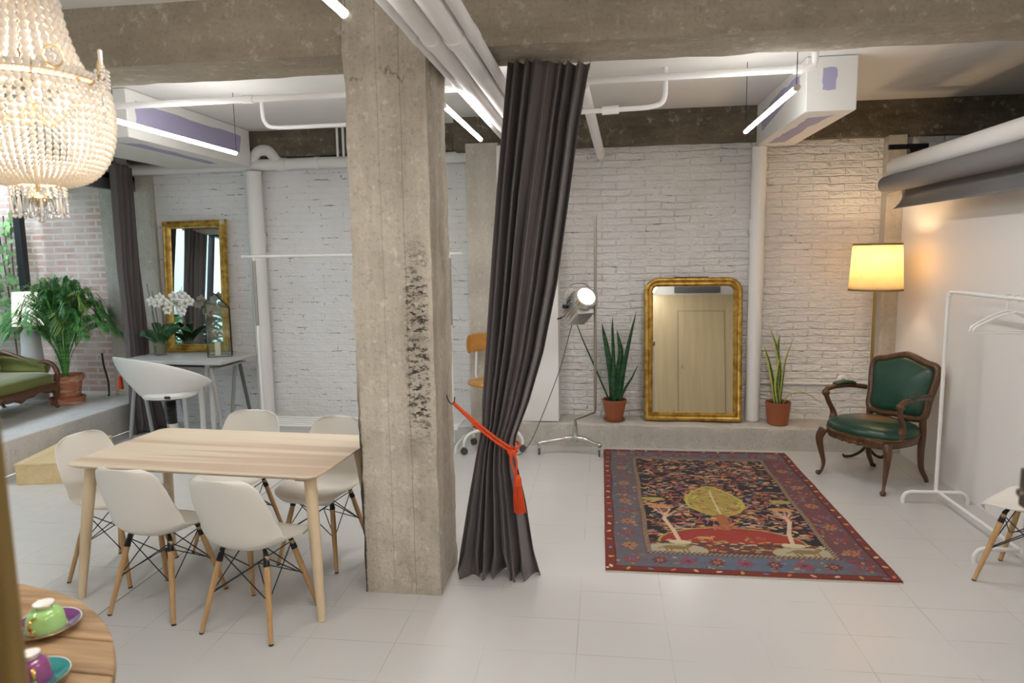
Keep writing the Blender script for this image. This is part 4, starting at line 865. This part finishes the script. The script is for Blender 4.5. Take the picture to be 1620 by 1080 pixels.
# glass lantern with candle
lt = thing('glass_lantern', 'tall geometric glass lantern with black edges on the right end of the grey desk', 'lantern', (-3.83, 6.42, .815), math.radians(28))
a_, h1, h2 = .11, .54, .63
base = [Vector((sx*a_, sy*a_*.8, .004)) for sx, sy in ((-1, -1), (1, -1), (1, 1), (-1, 1))]; topv = [v+Vector((0, 0, h1-.06*(1 if v.x > 0 else 0))) for v in base]; pk = Vector((-.02, 0, h2))
ed = MB()
for i in range(4): ed.tube([base[i], base[(i+1) % 4]], .004, 6).tube([base[i], topv[i]], .004, 6).tube([topv[i], topv[(i+1) % 4]], .004, 6).tube([topv[i], pk], .004, 6)
ed.build('metal_edging', BLACKWIRE, lt)
for i in range(4):
    j = (i+1) % 4; MB().add([base[i], base[j], topv[j], topv[i]], [(0, 1, 2, 3)]).build('glass_pane', GLASSP, lt, smooth=False, solid=.0015); MB().add([topv[i], topv[j], pk], [(0, 1, 2)]).build('glass_roof', GLASSP, lt, smooth=False, solid=.0015)
cdl = thing('pillar_candle', 'cream candle standing inside the glass lantern', 'candle', (-3.845, 6.405, .822))
MB().lathe([(.001, 0), (.028, 0), (.028, .13), (.024, .135), (.010, .128), (.001, .128)], 20).build('wax', mat('cream_wax', (.82, .76, .60), .5), cdl); MB().tube([(0, 0, .126), (.002, 0, .142)], .0012, 5).build('wick', BLACK, cdl)
# ------------------------------------------------------------------ white salon chair
SHELLW = mat('white_salon_shell', (.80, .785, .765), .35)
sc_ = thing('salon_chair', 'round white swivel salon chair with chrome column in front of the grey desk', 'salon chair', (-3.90, 5.68, 0), math.radians(0)); sc_.scale = (.9, .9, 1.02)
def salon(u, v):
    a = 2*PI*u; k = .5-.5*math.cos(a-math.radians(232))  # 0 at the back, 1 at the open front
    top_ = .945-.285*k**1.0; zz = .565+(top_-.565)*v; rad = .225+.165*math.sin(v*PI/2)+.02*v
    e = 1+.16*(abs(math.cos(a)))*v
    return Vector((rad*e*math.cos(a)-.06, rad*.85*math.sin(a), zz - .02*v*math.sin(2*a)))
MB().grid(56, 14, salon, True).build('shell', SHELLW, sc_, solid=.018, sub=1)
MB().lathe([(.001, .535), (.16, .535), (.25, .55), (.262, .575), (.24, .60), (.15, .61), (.001, .612)], 36).build('seat_cushion', SHELLW, sc_)
MB().lathe([(.001, .515), (.10, .515), (.12, .535), (.001, .535)], 24).build('seat_plate', BLACK, sc_)
MB().bx(.10, .16, -.245, -.235, .560, .585).build('label_tab', BLACK, sc_, bevel=.002, smooth=False)
bl = []
for k in range(12): bl += [(.040, .30+k*.018), (.050, .309+k*.018)]
MB().lathe([(.001, .29)]+bl+[(.04, .52), (.001, .52)], 24).build('rubber_bellows', BLACK, sc_, ang=20)
MB().lathe([(.001, .012), (.05, .012), (.05, .10), (.056, .10), (.056, .30), (.001, .30)], 28).build('column', CHROME, sc_)
MB().lathe([(.001, 0), (.27, 0), (.275, .008), (.26, .016), (.06, .03), (.001, .03)], 40).build('base_disc', CHROME, sc_)
MB().tube([(-.05, -.04, .19), (-.26, -.14, .17), (-.29, -.02, .17), (-.10, .10, .19), (-.03, .05, .19)], .008, 8).build('footrest', CHROME, sc_)
# ------------------------------------------------------------------ clothes rail at the back left
lr = thing('clothes_rail', 'long white clothes rail with a slatted shelf along the back wall behind the table', 'clothes rail', (-2.33, 6.15, 0))
MB().tube([(-1.06, 0, 1.80), (1.06, 0, 1.80)], .014, 10).build('top_bar', PAINTW, lr)
for s in (-1, 1):
    MB().tube([(s*.94, 0, .05), (s*.94, 0, 1.79)], .013, 10).build('post', PAINTW, lr); MB().tube([(s*.94, 0, 1.15), (s*.94, 0, 1.76)], .0165, 10).build('grey_sleeve', mat('grey_sleeve', (.36, .34, .31), .4, .3) if s < 0 else bpy.data.materials['grey_sleeve'], lr)
    MB().tube(spline([(s*1.0, -.20, 0), (s*1.0, -.20, .04), (s*1.0, -.16, .06), (s*1.0, .16, .06), (s*1.0, .20, .04), (s*1.0, .20, 0)], 4), .014, 10).build('foot', PAINTW, lr)
for k in range(5): MB().tube([(-1.0, -.16+.08*k, .22), (1.0, -.16+.08*k, .22)], .010, 8).build('shelf_tube', PAINTW, lr)
for s in (-1, 1): MB().tube([(s*1.0, -.17, .22), (s*1.0, .17, .22)], .012, 8).build('shelf_end', PAINTW, lr)
h = thing('clothes_hanger', 'white hanger on the back clothes rail in the gap between pillar and curtain', 'hanger', (-1.40, 6.15, 1.80), math.radians(80))
MB().tube(spline([(.0, 0, -.075), (0, 0, -.03), (.016, 0, -.018), (.024, 0, .0), (.014, 0, .018), (0, 0, .018), (-.012, 0, .012)], 4), .003, 6).build('hook', PAINTW, h)
MB().tube(spline([(0, 0, -.075), (.09, 0, -.105), (.19, 0, -.16), (.205, 0, -.185), (.185, 0, -.197), (0, 0, -.197), (-.185, 0, -.197), (-.205, 0, -.185), (-.19, 0, -.16), (-.09, 0, -.105), (0, 0, -.075)], 4), .006, 8).build('shoulder', PAINTW, h)
# ------------------------------------------------------------------ honey plywood swivel chair
oc2 = thing('swivel_chair', 'honey plywood swivel chair on casters half hidden behind the curtain', 'chair', (-1.01, 6.08, 0), math.radians(50))
se = rrect(.40, .38, .15, 8)
MB().loft([[Vector((x*s, y*s, z)) for x, y in se] for s, z in ((.9, .615), (1, .622), (1.02, .640), (.98, .655), (.8, .650), (.3, .640))]).build('seat', OCHRE, oc2)
MB().grid(13, 9, lambda u, v: Vector(((u-.5)*.34*(1-.12*abs(v*2-1)**3), .20-.10*(u*2-1)**2*.6, .90+.17*v))).build('backrest', OCHRE, oc2, solid=.012, sub=1)
MB().tube([(0, .02, .61), (0, .19, .60), (0, .225, .68), (0, .205, .98)], .011, 8).build('back_bar', PAINTW, oc2)
MB().lathe([(.001, .14), (.03, .14), (.03, .22), (.018, .24), (.018, .615), (.001, .615)], 18).build('column', BRUSH, oc2)
for k in range(5):
    a = k*2*PI/5+.3; c, s = math.cos(a), math.sin(a)
    l = MB().tube(spline([(0, 0, .20), (c*.10, s*.10, .205), (c*.23, s*.23, .18), (c*.275, s*.275, .12), (c*.28, s*.28, .075)], 4), .014, 8).build('base_leg', PAINTW, oc2)
    MB().tube([(c*.28-s*.018, s*.28+c*.018, .03), (c*.28+s*.018, s*.28-c*.018, .03)], .03, 14).build('caster', mat('dark_caster', (.06, .055, .05), .5) if k == 0 else bpy.data.materials['dark_caster'], l)
# ------------------------------------------------------------------ window bay: palm, sofa, white lamp
CLAY = mat('weathered_clay', (.48, .17, .09), .8, var=((.66, .46, .36), 9, .52, .68, (1, 1, 2.5)), bump=(20, .3))
PZ = .297
pm = thing('potted_palm', 'lush areca palm in a weathered clay pot on the raised platform', 'palm', (-5.62, 6.47, PZ))
MB().lathe([(.001, .0), (.155, .0), (.168, .07), (.160, .07), (.145, .02), (.001, .02)], 36).build('saucer', CLAY, pm)
MB().lathe([(.001, .025), (.115, .025), (.150, .24), (.165, .24), (.172, .30), (.155, .30), (.145, .26), (.001, .26)], 36).build('pot', CLAY, pm)
MB().lathe([(.001, .272), (.148, .266)], 24).build('soil', SOIL, pm)
PALM = leaf_mat('palm_leaf', (.045, .20, .05), (.14, .40, .10), 12); PALMY = mat('palm_leaf_pale', (.22, .36, .08), .5)
def frond(root, a, reach, top_, mt, seed):
    R = random.Random(seed); c, s = math.cos(a), math.sin(a)*.5; b = MB()
    pts = spline([(c*.02, s*.02, .27), (c*reach*.15, s*reach*.15, .27+top_*.45), (c*reach*.45, s*reach*.45, .27+top_*.86), (c*reach*.8, s*reach*.8, .27+top_), (c*reach*1.1, s*reach*1.1, .27+top_*.86)], 7)
    n = len(pts); b.tube(pts, [.0045*(1-.75*i/n)+.001 for i in range(n)], 5)
    for i in range(int(n*.36), n):
        t = (i-n*.36)/(n*.64); d = (pts[min(i+1, n-1)]-pts[i-1]).normalized(); up = Vector((0, 0, 1)); sd = d.cross(up).normalized()
        L = .24*math.sin(PI*min(1, .18+t*.80))**.8*reach/.55+.05
        for q in (0, .33, .66):
            p = pts[i].lerp(pts[i-1], q)
            for sg in (-1, 1):
                dr = (sd*sg*.75+d*.75+up*(.12+R.uniform(-.1, .12))).normalized(); e = p+dr*L*R.uniform(.85, 1.1); mid = (p+e)/2+Vector((0, 0, .02)); e.z -= L*.28; w = .0046
                wn = dr.cross(up).normalized()*w
                b.add([p-wn*.3, p+wn*.3, mid+wn, mid-wn, e], [(0, 1, 2, 3), (3, 2, 4)])
    b.build('frond', mt, root)
R7 = random.Random(21)
for k in range(44):
    a = k*2.399+R7.uniform(-.2, .2); q = (k/44)**.7
    frond(pm, a, .16+.44*q+R7.uniform(-.04, .06), 1.02-.50*q**1.6+R7.uniform(-.06, .04), PALMY if k % 9 == 4 else PALM, k)
# hose behind the pot and a lamp spot
tag(MB().tube(spline([(-5.66, 7.07, .72), (-5.60, 7.0, .74), (-5.56, 6.96, .62), (-5.50, 6.93, .45), (-5.46, 6.88, .33), (-5.42, 6.82, .307)], 6), .010, 8).build('black_hose', BLACK), 'black hose hanging down behind the clay palm pot', 'hose')
wl = thing('white_floor_lamp', 'white cone shaped floor lamp glowing behind the green sofa', 'lamp', (-6.03, 6.52, PZ))
MB().lathe([(.001, 0), (.16, 0), (.165, .015), (.15, .03), (.001, .03)], 32).build('base_disc', PAINTW, wl)
MB().lathe([(.001, .03), (.12, .03), (.085, .80), (.001, .80)], 32).build('body', mat('white_cone', (.80, .80, .82), .4), wl)
MB().lathe([(.155, .82), (.125, 1.17), (.122, 1.17), (.152, .82)], 36).build('lamp_shade', mat('glowing_white_shade', (.9, .88, .84), .6, emit=((1, .93, .82), 1.1)), wl)
MB().lathe([(.001, .80), (.15, .82), (.001, .825)], 24).build('shade_ring', PAINTW, wl)
# sofa
VELV = cloth('olive_green_velvet', (.15, .165, .03)); VELV.node_tree.nodes['Principled BSDF'].inputs['Sheen Weight'].default_value = .8
WAL2 = wood('sofa_walnut', (.17, .075, .035), (.08, .035, .018), 0, 2, .35)
sf = thing('green_sofa', 'carved walnut sofa with olive green velvet seat cut off by the left edge', 'sofa', (-5.56, 6.27, PZ), math.radians(4))
seat = rrect(.62, 1.5, .08, 6)
MB().loft([[Vector((x*s-.31, y*(1-(1-s)*.5)-.75, z)) for x, y in seat] for s, z in ((.98, .24), (1.02, .26), (1.03, .31), (1.0, .345), (.90, .368), (.5, .38), (.1, .382))]).build('seat_cushion', VELV, sf, ang=80)
ap = MB(); ap.grid(60, 5, lambda u, v: Vector((.005+.012*math.sin(v*PI), -1.5*u+.0, .255-(.075+.022*math.cos(u*2*PI*3)+.01*math.cos(u*2*PI*9))*v))); ap.build('front_apron', WAL2, sf, solid=.03)
ap = MB(); ap.grid(40, 5, lambda u, v: Vector((.0-.62*u, .012*math.sin(v*PI), .255-(.075+.02*math.cos(u*2*PI*1.5))*v))); ap.build('side_apron', WAL2, sf, solid=.03)
for (x, y) in ((-.01, -.02), (-.58, -.03), (-.01, -1.45), (-.58, -1.45)):
    MB().tube(spline([(x-.01, y, .26), (x+.015, y, .20), (x+.018, y, .13), (x-.005, y, .06), (x+.005, y, .02), (x+.025, y, 0)], 5), [.036]*6+[.034, .031, .028, .026, .024, .022, .020, .018, .017, .016]+[.016]*10, 12).build('leg', WAL2, sf)
MB().grid(24, 10, lambda u, v: Vector((-.10-.52*u, .0+.045*math.sin(v*PI), .36+(.07+.10*u**.8+.02*math.sin(u*PI))*v))).build('arm_pad', VELV, sf, solid=.05)
MB().tube(spline([(-.0, .02, .28), (.005, .02, .36), (-.03, .02, .43), (-.10, .02, .465), (-.20, .02, .455), (-.35, .02, .50), (-.50, .02, .55), (-.60, .02, .57)], 6), .024, 10).build('arm_rail', WAL2, sf)
MB().grid(50, 10, lambda u, v: Vector((-.60-.05*v, -1.5*u, .36+(.26+.12*math.sin(u*PI)**.6)*v))).build('backrest', VELV, sf, solid=.06)
MB().tube(spline([(-.62, 0, .55)]+[(-.655, -1.5*u, .62+.13*math.sin(u*PI)**.6) for u in np.linspace(.02, .98, 14)]+[(-.62, -1.5, .55)], 3), .026, 10).build('back_rail', WAL2, sf)
# ------------------------------------------------------------------ garden beyond the glass
GL = [leaf_mat('garden_leaf', (.05, .17, .04), (.16, .34, .09), 6), mat('garden_leaf_dark', (.02, .09, .03), .5), mat('garden_leaf_light', (.22, .42, .14), .5)]
BARK = mat('bark', (.12, .08, .05), .9, bump=(20, .8))
def shrub(name, label, loc, w, h, n, m, ls, seed, cat='shrub', z0=.35):
    R = random.Random(seed); t = thing(name, label, cat, loc); f = MB()
    for k in range(n):
        p = Vector((R.gauss(0, w*.42), R.gauss(0, w*.42), z0+(h-z0)*R.random()**.8)); a = R.uniform(0, 6.28); d = Vector((math.cos(a), math.sin(a), R.uniform(-.7, .4))).normalized(); sd = d.cross(Vector((0, 0, 1))).normalized(); L = ls*R.uniform(.6, 1.3); ww = L*.26
        q = p+d*L*.5+Vector((0, 0, L*.06)); e = p+d*L-Vector((0, 0, L*.15))
        f.add([p, q+sd*ww, e, q-sd*ww], [(0, 1, 2), (0, 2, 3)])
    f.build('foliage', m, t); s = MB()
    for k in range(5): a = k*1.26; s.tube([(0, 0, 0), (w*.12*math.cos(a), w*.12*math.sin(a), h*.4), (w*.35*math.cos(a), w*.35*math.sin(a), h*.85)], [.025, .016, .006], 7)
    s.build('stems', BARK, t)
G_ = 'garden plants beyond the glass'
shrub('garden_shrub', 'broad leaved green shrub beyond the glass at the left edge by the brick wall', (-7.0, 6.2, .2), .5, 2.0, 420, GL[0], .20, 1)
shrub('garden_shrub', 'tall dark shrub outside, seen in the gilt mirror', (-7.3, 1.3, .2), .5, 1.5, 500, GL[1], .22, 2)
shrub('garden_shrub', 'light green bush outside the middle window pane', (-7.2, 4.1, .2), .55, 1.6, 420, GL[2], .18, 3)
shrub('garden_shrub', 'green bush outside the near window pane', (-7.4, 2.6, .2), .45, 1.3, 520, GL[0], .22, 4)
shrub('garden_shrub', 'large dark bush at the far garden wall', (-7.6, 5.3, .2), .35, 2.6, 520, GL[1], .25, 5)
cl = thing('climbing_plant', 'leafy climber growing up the brick wall at the left edge beyond the glass', 'plant', (-6.60, 7.0, .2)); f = MB(); R8 = random.Random(8)
for k in range(230):
    p = Vector((R8.uniform(-.30, .20), R8.uniform(-.07, .04), R8.choice((R8.uniform(.75, 1.45), R8.uniform(.75, 1.45), R8.uniform(1.5, 2.1))))); a = R8.uniform(0, 6.28); d = Vector((math.cos(a), -.5, math.sin(a))).normalized(); sd = d.cross(Vector((0, 1, 0))).normalized(); l_ = R8.uniform(.06, .13)
    f.add([p, p+d*l_*.5+sd*l_*.3, p+d*l_, p+d*l_*.5-sd*l_*.3], [(0, 1, 2, 3)])
f.build('foliage', GL[2], cl); s = MB()
for k in range(4): s.tube(spline([(.05*k-.1, .05, 0), (.08*k-.12, .05, .8), (.05*k-.15, .05, 1.4), (.09*k-.2, .05, 2.1)], 5), .008, 6)
s.build('stems', BARK, cl)
shelf = MB().bx(-8.5, -8.25, -.6, .6, 1.72, 1.76).build('garden_shelf', BLACKWIRE, smooth=False); tag(shelf, 'dark narrow shelf on the green garden wall', 'shelf')
fp = thing('flower_pot', 'pot of red flowers on the garden shelf seen in the gilt mirror', 'flower pot', (-8.37, .02, 1.762))
MB().lathe([(.001, 0), (.09, 0), (.13, .20), (.12, .20), (.001, .17)], 20).build('pot', CLAY, fp)
f = MB()
for k in range(60): a = rr.uniform(0, 6.28); q = rr.uniform(0, .2); f.sphere((q*math.cos(a), q*math.sin(a), .22+rr.uniform(0, .16)), .035, 6, 4)
tag(f.build('blossoms', mat('red_blossom', (.62, .06, .03), .6), fp), None, None, kind='stuff')
# ------------------------------------------------------------------ beaded chandelier
BEAD = NT('glass_pearl_bead')
def bead_mat():
    t = BEAD; tr = t.n.new('ShaderNodeBsdfTranslucent'); tr.inputs[0].default_value = rgb(1, .93, .80); mx = t.n.new('ShaderNodeMixShader'); mx.inputs[0].default_value = .28
    t.base(rgb(.72, .68, .64)); t.rough(.16); t.b.inputs['Coat Weight'].default_value = .6
    t.link(t.b.outputs[0], mx.inputs[1]); t.link(tr.outputs[0], mx.inputs[2]); t.link(mx.outputs[0], t.out.inputs[0]); return t.m
BEAD = bead_mat(); CRY = mat('clear_crystal', (1, 1, 1), .02, trans=1.0, ior=1.5); GOLDW = mat('gold_wire', (.60, .40, .16), .3, 1)
ch = thing('chandelier', 'large beaded glass chandelier glowing warm in the upper left corner', 'chandelier', (-1.872, 2.115, 1.93)); ch.scale = (.88, .88, 1)
def zc(z): return z-1.93
def strand(pts, r0, r1, name, n):
    b = MB(); P = [Vector(p) for p in pts]; L = [0]
    for a, c in zip(P, P[1:]): L.append(L[-1]+(c-a).length)
    d = 0; i = 0
    while d < L[-1]:
        t = d/L[-1]; r = r0+(r1-r0)*t; k = max(0, min(len(P)-2, next((j for j in range(len(L)-1) if L[j+1] >= d), len(P)-2))); f = (d-L[k])/(L[k+1]-L[k]); p = P[k].lerp(P[k+1], f)
        b.sphere(p, r, 8, 6); d += r*2.02
    return b
def ring_of(b, n, name, m, off=0):
    o = b.build(name, m, ch, ang=180)
    for k in range(n):
        c = o if k == 0 else o.copy()
        if k: COL.objects.link(c); c.parent = ch
        c.rotation_euler = (0, 0, off+2*PI*k/n)
bask = [(.262, 0, 2.335), (.270, 0, 2.27), (.268, 0, 2.21), (.250, 0, 2.14), (.215, 0, 2.085), (.165, 0, 2.05), (.10, 0, 2.035), (.087, 0, 2.032)]
bp_ = [(p.x, 0, zc(p.z)) for p in spline(bask, 6)]
ring_of(strand(bp_, .0128, .0062, 'x', 0), 66, 'basket_strand', BEAD)
crown = [(.118, 0, 2.95), (.112, 0, 2.78), (.118, 0, 2.62), (.135, 0, 2.52), (.165, 0, 2.44), (.195, 0, 2.39)]
ring_of(strand([(p.x, 0, zc(p.z)) for p in spline(crown, 6)], 0.0105, .0155, 'x', 0), 30, 'crown_strand', BEAD)
inner = [(.07, 0, 2.90), (.065, 0, 2.70), (.075, 0, 2.50), (.10, 0, 2.42)]
ring_of(strand([(p.x, 0, zc(p.z)) for p in spline(inner, 6)], .010, .014, 'x', 0), 14, 'inner_strand', BEAD, .1)
def gring(r, z, t=.003, name='metal_ring'): MB().tube([(r*math.cos(a), r*math.sin(a), zc(z)) for a in np.linspace(0, 2*PI, 49)[:-1]], t, 6, loop=True).build(name, GOLDW, ch)
for r, z in ((.195, 2.395), (.258, 2.345), (.232, 2.372), (.088, 2.036), (.120, 2.95), (.115, 2.62), (.066, 2.50)): gring(r, z)
# rectangular glass tabs of the band
tabs = MB(); tabs.bx(-.0035, .0035, -.010, .010, -.026, .026); tabs.v = [tuple(Matrix.Translation((.229, 0, zc(2.372))) @ Matrix.Rotation(math.radians(58), 4, 'Y') @ Vector(v)) for v in tabs.v]
ring_of(tabs, 60, 'band_tab', BEAD)
for k in range(8):
    a = 2*PI*k/8+.25; M_ = Matrix.Rotation(a, 4, 'Z') @ Matrix.Translation((.262, 0, zc(2.405)))
    md = MB(); md.tube([M_ @ Vector((0, .032*math.cos(q), .032*math.sin(q))) for q in np.linspace(0, 2*PI, 25)[:-1]], .0028, 6, loop=True); o = md.build('medallion', GOLDW, ch)
    pe = MB()
    for j in range(8): q = j*PI/4; pe.sphere(M_ @ Vector((0, .018*math.cos(q), .018*math.sin(q))), .008, 8, 6)
    pe.sphere(M_ @ Vector((0, 0, 0)), .006, 8, 6); pe.build('petals', BEAD, o)
for k in range(24):
    a = 2*PI*k/24; c, s = math.cos(a), math.sin(a); b = MB()
    for j in range(3): b.sphere((c*.089, s*.089, zc(2.022)-j*.011), .0055, 7, 5)
    b.lathe([(.001, -.02), (.005, -.014), (.006, .0), (.003, .035), (.001, .04)], 6, (c*.089, s*.089, zc(1.955)))
    b.sphere((c*.089, s*.089, zc(1.932)), .006, 7, 5); b.build('fringe_drop', CRY if k % 3 else BEAD, ch)
for k in range(10):
    a = 2*PI*k/10+.2; MB().tube([(math.cos(a)*.03, math.sin(a)*.03, zc(2.02)), (math.cos(a)*.045, math.sin(a)*.045, zc(1.955)), (math.cos(a)*.035, math.sin(a)*.035, zc(1.925))], [.003, .006, .002], 6).build('inner_drop', CRY, ch)
MB().sphere((0, 0, zc(1.932)), .022, 14, 10).build('crystal_ball', CRY, ch)
MB().lathe([(.001, .10), (.012, .09), (.006, .05), (.035, .03), (.03, .01), (.001, 0)], 16, (0, 0, zc(1.96))).build('finial', GOLDW, ch)
for k in range(6):
    a = 2*PI*k/6+.4; c, s = math.cos(a), math.sin(a)
    MB().tube(spline([(0, 0, zc(2.30)), (c*.06, s*.06, zc(2.24)), (c*.11, s*.11, zc(2.25)), (c*.12, s*.12, zc(2.28))], 4), .005, 6).build('lamp_arm', GOLDW, ch)
    MB().sphere((c*.12, s*.12, zc(2.31)), .016, 10, 8, (1, 1, 1.7)).build('bulb', BULB, ch)
MB().tube([(0, 0, zc(1.99)), (0, 0, zc(CZ)-.03)], .007, 8).build('stem', GOLDW, ch)
MB().lathe([(.001, 0), (.06, 0), (.055, -.03), (.01, -.05), (.001, -.05)], 24, (0, 0, zc(CZ)-.001)).build('ceiling_rose', GOLDW, ch)
# side arm with small hanging prisms at the right
ar = Matrix.Rotation(-.10, 4, 'Z')
sa = MB().tube([ar @ Vector(p) for p in spline([(.20, 0, zc(2.37)), (.27, 0, zc(2.34)), (.31, 0, zc(2.355)), (.33, 0, zc(2.385))], 5)], .004, 6).build('side_arm', GOLDW, ch)
for k in range(7):
    a = k*2*PI/7; q = ar @ Vector((.33+.022*math.cos(a), .022*math.sin(a), zc(2.375))); b = MB()
    for j in range(5): b.sphere(q-Vector((0, 0, j*.012)), .005, 7, 5)
    b.build('arm_bead_string', BEAD, sa)
MB().lathe([(.001, .03), (.006, .02), (.006, -.03), (.001, -.05)], 6, ar @ Vector((.33, 0, zc(2.28)))).build('arm_prism', CRY, sa); MB().sphere(ar @ Vector((.33, 0, zc(2.225))), .008, 8, 6).build('arm_prism_ball', CRY, sa)
MB().lathe([(.001, 0), (.007, .0), (.008, .05), (.001, .055)], 8, ar @ Vector((.33, 0, zc(2.39)))).build('candle_sleeve', BEAD, sa)
pt('chandelier_light', (-1.872, 2.115, 2.17), 6, (1, .90, .76), .06)
pt('chandelier_top_light', (-1.872, 2.115, 2.50), 2.6, (1, .86, .70), .05)
# ------------------------------------------------------------------ round plank table with cups
TZ = .82; CX, CY, TR = -1.846, .933, .83
rt = thing('plank_table', 'round table of weathered wooden planks in the lower left corner', 'table', (CX, CY, 0), math.radians(-2))
def plank_poly(y0, y1):
    xs0 = math.sqrt(max(0, TR*TR-y0*y0)); out = []
    pr = [(math.sqrt(max(0, TR*TR-y*y)), y) for y in np.linspace(y0, y1, 9)]
    return [(a, b) for a, b in pr]+[(-a, b) for a, b in reversed(pr)]
w_ = .135; k0 = -TR
yy_ = []
y = -TR+.002
edges = [TR-.002, .585, .455, .305, .165, .03, -.10, -.24, -.38, -.52, -.66, -TR+.002]
for a, b in zip(edges, edges[1:]):
    MB().poly(plank_poly(b+.003, a-.003), TZ-.035, TZ).build('plank', SPOOL, rt, bevel=.005, ang=30)
MB().lathe([(.001, TZ-.06), (.74, TZ-.06), (.74, TZ-.036), (.001, TZ-.036)], 40).build('under_disc', SPOOL, rt)
MB().lathe([(.001, .045), (.24, .045), (.24, TZ-.06), (.001, TZ-.06)], 36).build('drum', SPOOL, rt)
MB().lathe([(.001, 0), (.55, 0), (.55, .045), (.001, .045)], 40).build('base_disc', SPOOL, rt)
PORC = mat('white_porcelain', (.82, .80, .77), .12, coat=.5); GOLDP = mat('gold_glaze', (.72, .45, .14), .18, 1)
def glaze(n, c): return mat(n, c, .12, coat=.6)
def cup(x, y, colS, colC, sl, cl, rz, s=1.0, has_saucer=True, rs=.078):
    if has_saucer:
        sa_ = thing('saucer', sl, 'saucer', (x, y, TZ+.001), rz)
        MB().lathe([(.001, .0), (.028*s, 0), (.03*s, .004), (rs*.8, .011), (rs, .018), (rs, .020), (rs*.95, .0185)], 40).build('body', PORC, sa_); MB().lathe([(rs*.955, .0192), (rs*.78, .0125), (.03*s, .006), (.001, .006)], 40).build('glazed_well', colS, sa_)
        MB().tube([(rs*math.cos(a), rs*math.sin(a), .0195) for a in np.linspace(0, 2*PI, 49)[:-1]], .0011, 6, loop=True).build('gilt_rim', GOLDP, sa_)
    c = thing('teacup', cl, 'cup', (x, y, TZ+.001+(.0075 if has_saucer else 0)), rz)   # upside down
    MB().lathe([(.043*s, 0), (.0435*s, .002), (.040*s, .012), (.038*s, .028), (.034*s, .043), (.024*s, .052), (.018*s, .054), (.017*s, .0545)], 36).build('bowl', colC, c, solid=.0018)
    MB().lathe([(.0165*s, .054), (.0185*s, .058), (.0235*s, .066), (.0225*s, .067), (.017*s, .062), (.001, .060)], 32).build('foot_ring', PORC, c)
    MB().tube([(.0232*s*math.cos(a), .0232*s*math.sin(a), .0665) for a in np.linspace(0, 2*PI, 37)[:-1]], .0009, 6, loop=True).build('gilt_foot_line', GOLDP, c)
    MB().tube(spline([(0, -.035*s, .044), (0, -.052*s, .046), (0, -.062*s, .036), (0, -.056*s, .024), (0, -.060*s, .014), (0, -.050*s, .008), (0, -.041*s, .012)], 5), [.0032, .0034, .0036, .0040, .0044, .0048, .005, .0045, .004, .0035]*3+[.0035], 8).build('handle', GOLDP, c)
cup(-1.452, 1.525, glaze('purple_glaze', (.16, .035, .17)), glaze('lime_glaze', (.36, .62, .20)), 'purple saucer with gilt rim under the lime green cup', 'lime green teacup upside down with gold handle on the plank table', math.radians(12), 1.12, rs=.083)
cup(-1.298, 1.312, glaze('teal_glaze', (.01, .22, .21)), glaze('plum_glaze', (.26, .06, .19)), 'teal saucer with gilt rim under the plum cup', 'plum teacup upside down with gold handle nearest the viewer', math.radians(48), .95, rs=.078)
cup(-1.66, 1.60, None, glaze('pink_glaze', (.72, .42, .42)), '', 'pink teacup upside down behind the lime green cup', 3.6, .95, has_saucer=False)
# ------------------------------------------------------------------ near post and door edge
OLIVE = wood('olive_varnished_wood', (.20, .125, .025), (.13, .08, .015), 2, 1, .5)
tag(MB().bx(-.765, -.683, .66, .69, 0, CZ).build('wooden_post', OLIVE, bevel=.008), 'varnished brown wooden post out of focus along the lower left edge', 'post')
do = thing('clamp_stand', 'slim upright stand with a dull bronze clamp at the right edge of the picture', 'stand', (.83, 1.263, 0))
MB().tube([(0, 0, .02), (0, 0, 1.45)], .011, 12).build('pole', BRUSH, do)
for k in range(3): a = k*2*PI/3; MB().tube([(0, 0, .22), (math.cos(a)*.16, math.sin(a)*.16, .008)], .008, 8).build('foot', BRUSH, do)
MB().bx(-.100, .02, -.026, .026, 1.325, 1.395).build('clamp', mat('dull_bronze', (.16, .13, .09), .35, .9), do, bevel=.003, smooth=False)
MB().tube([(-.115, 0, 1.357), (-.095, 0, 1.357)], .007, 10).build('clamp_screw', CHROME, do)
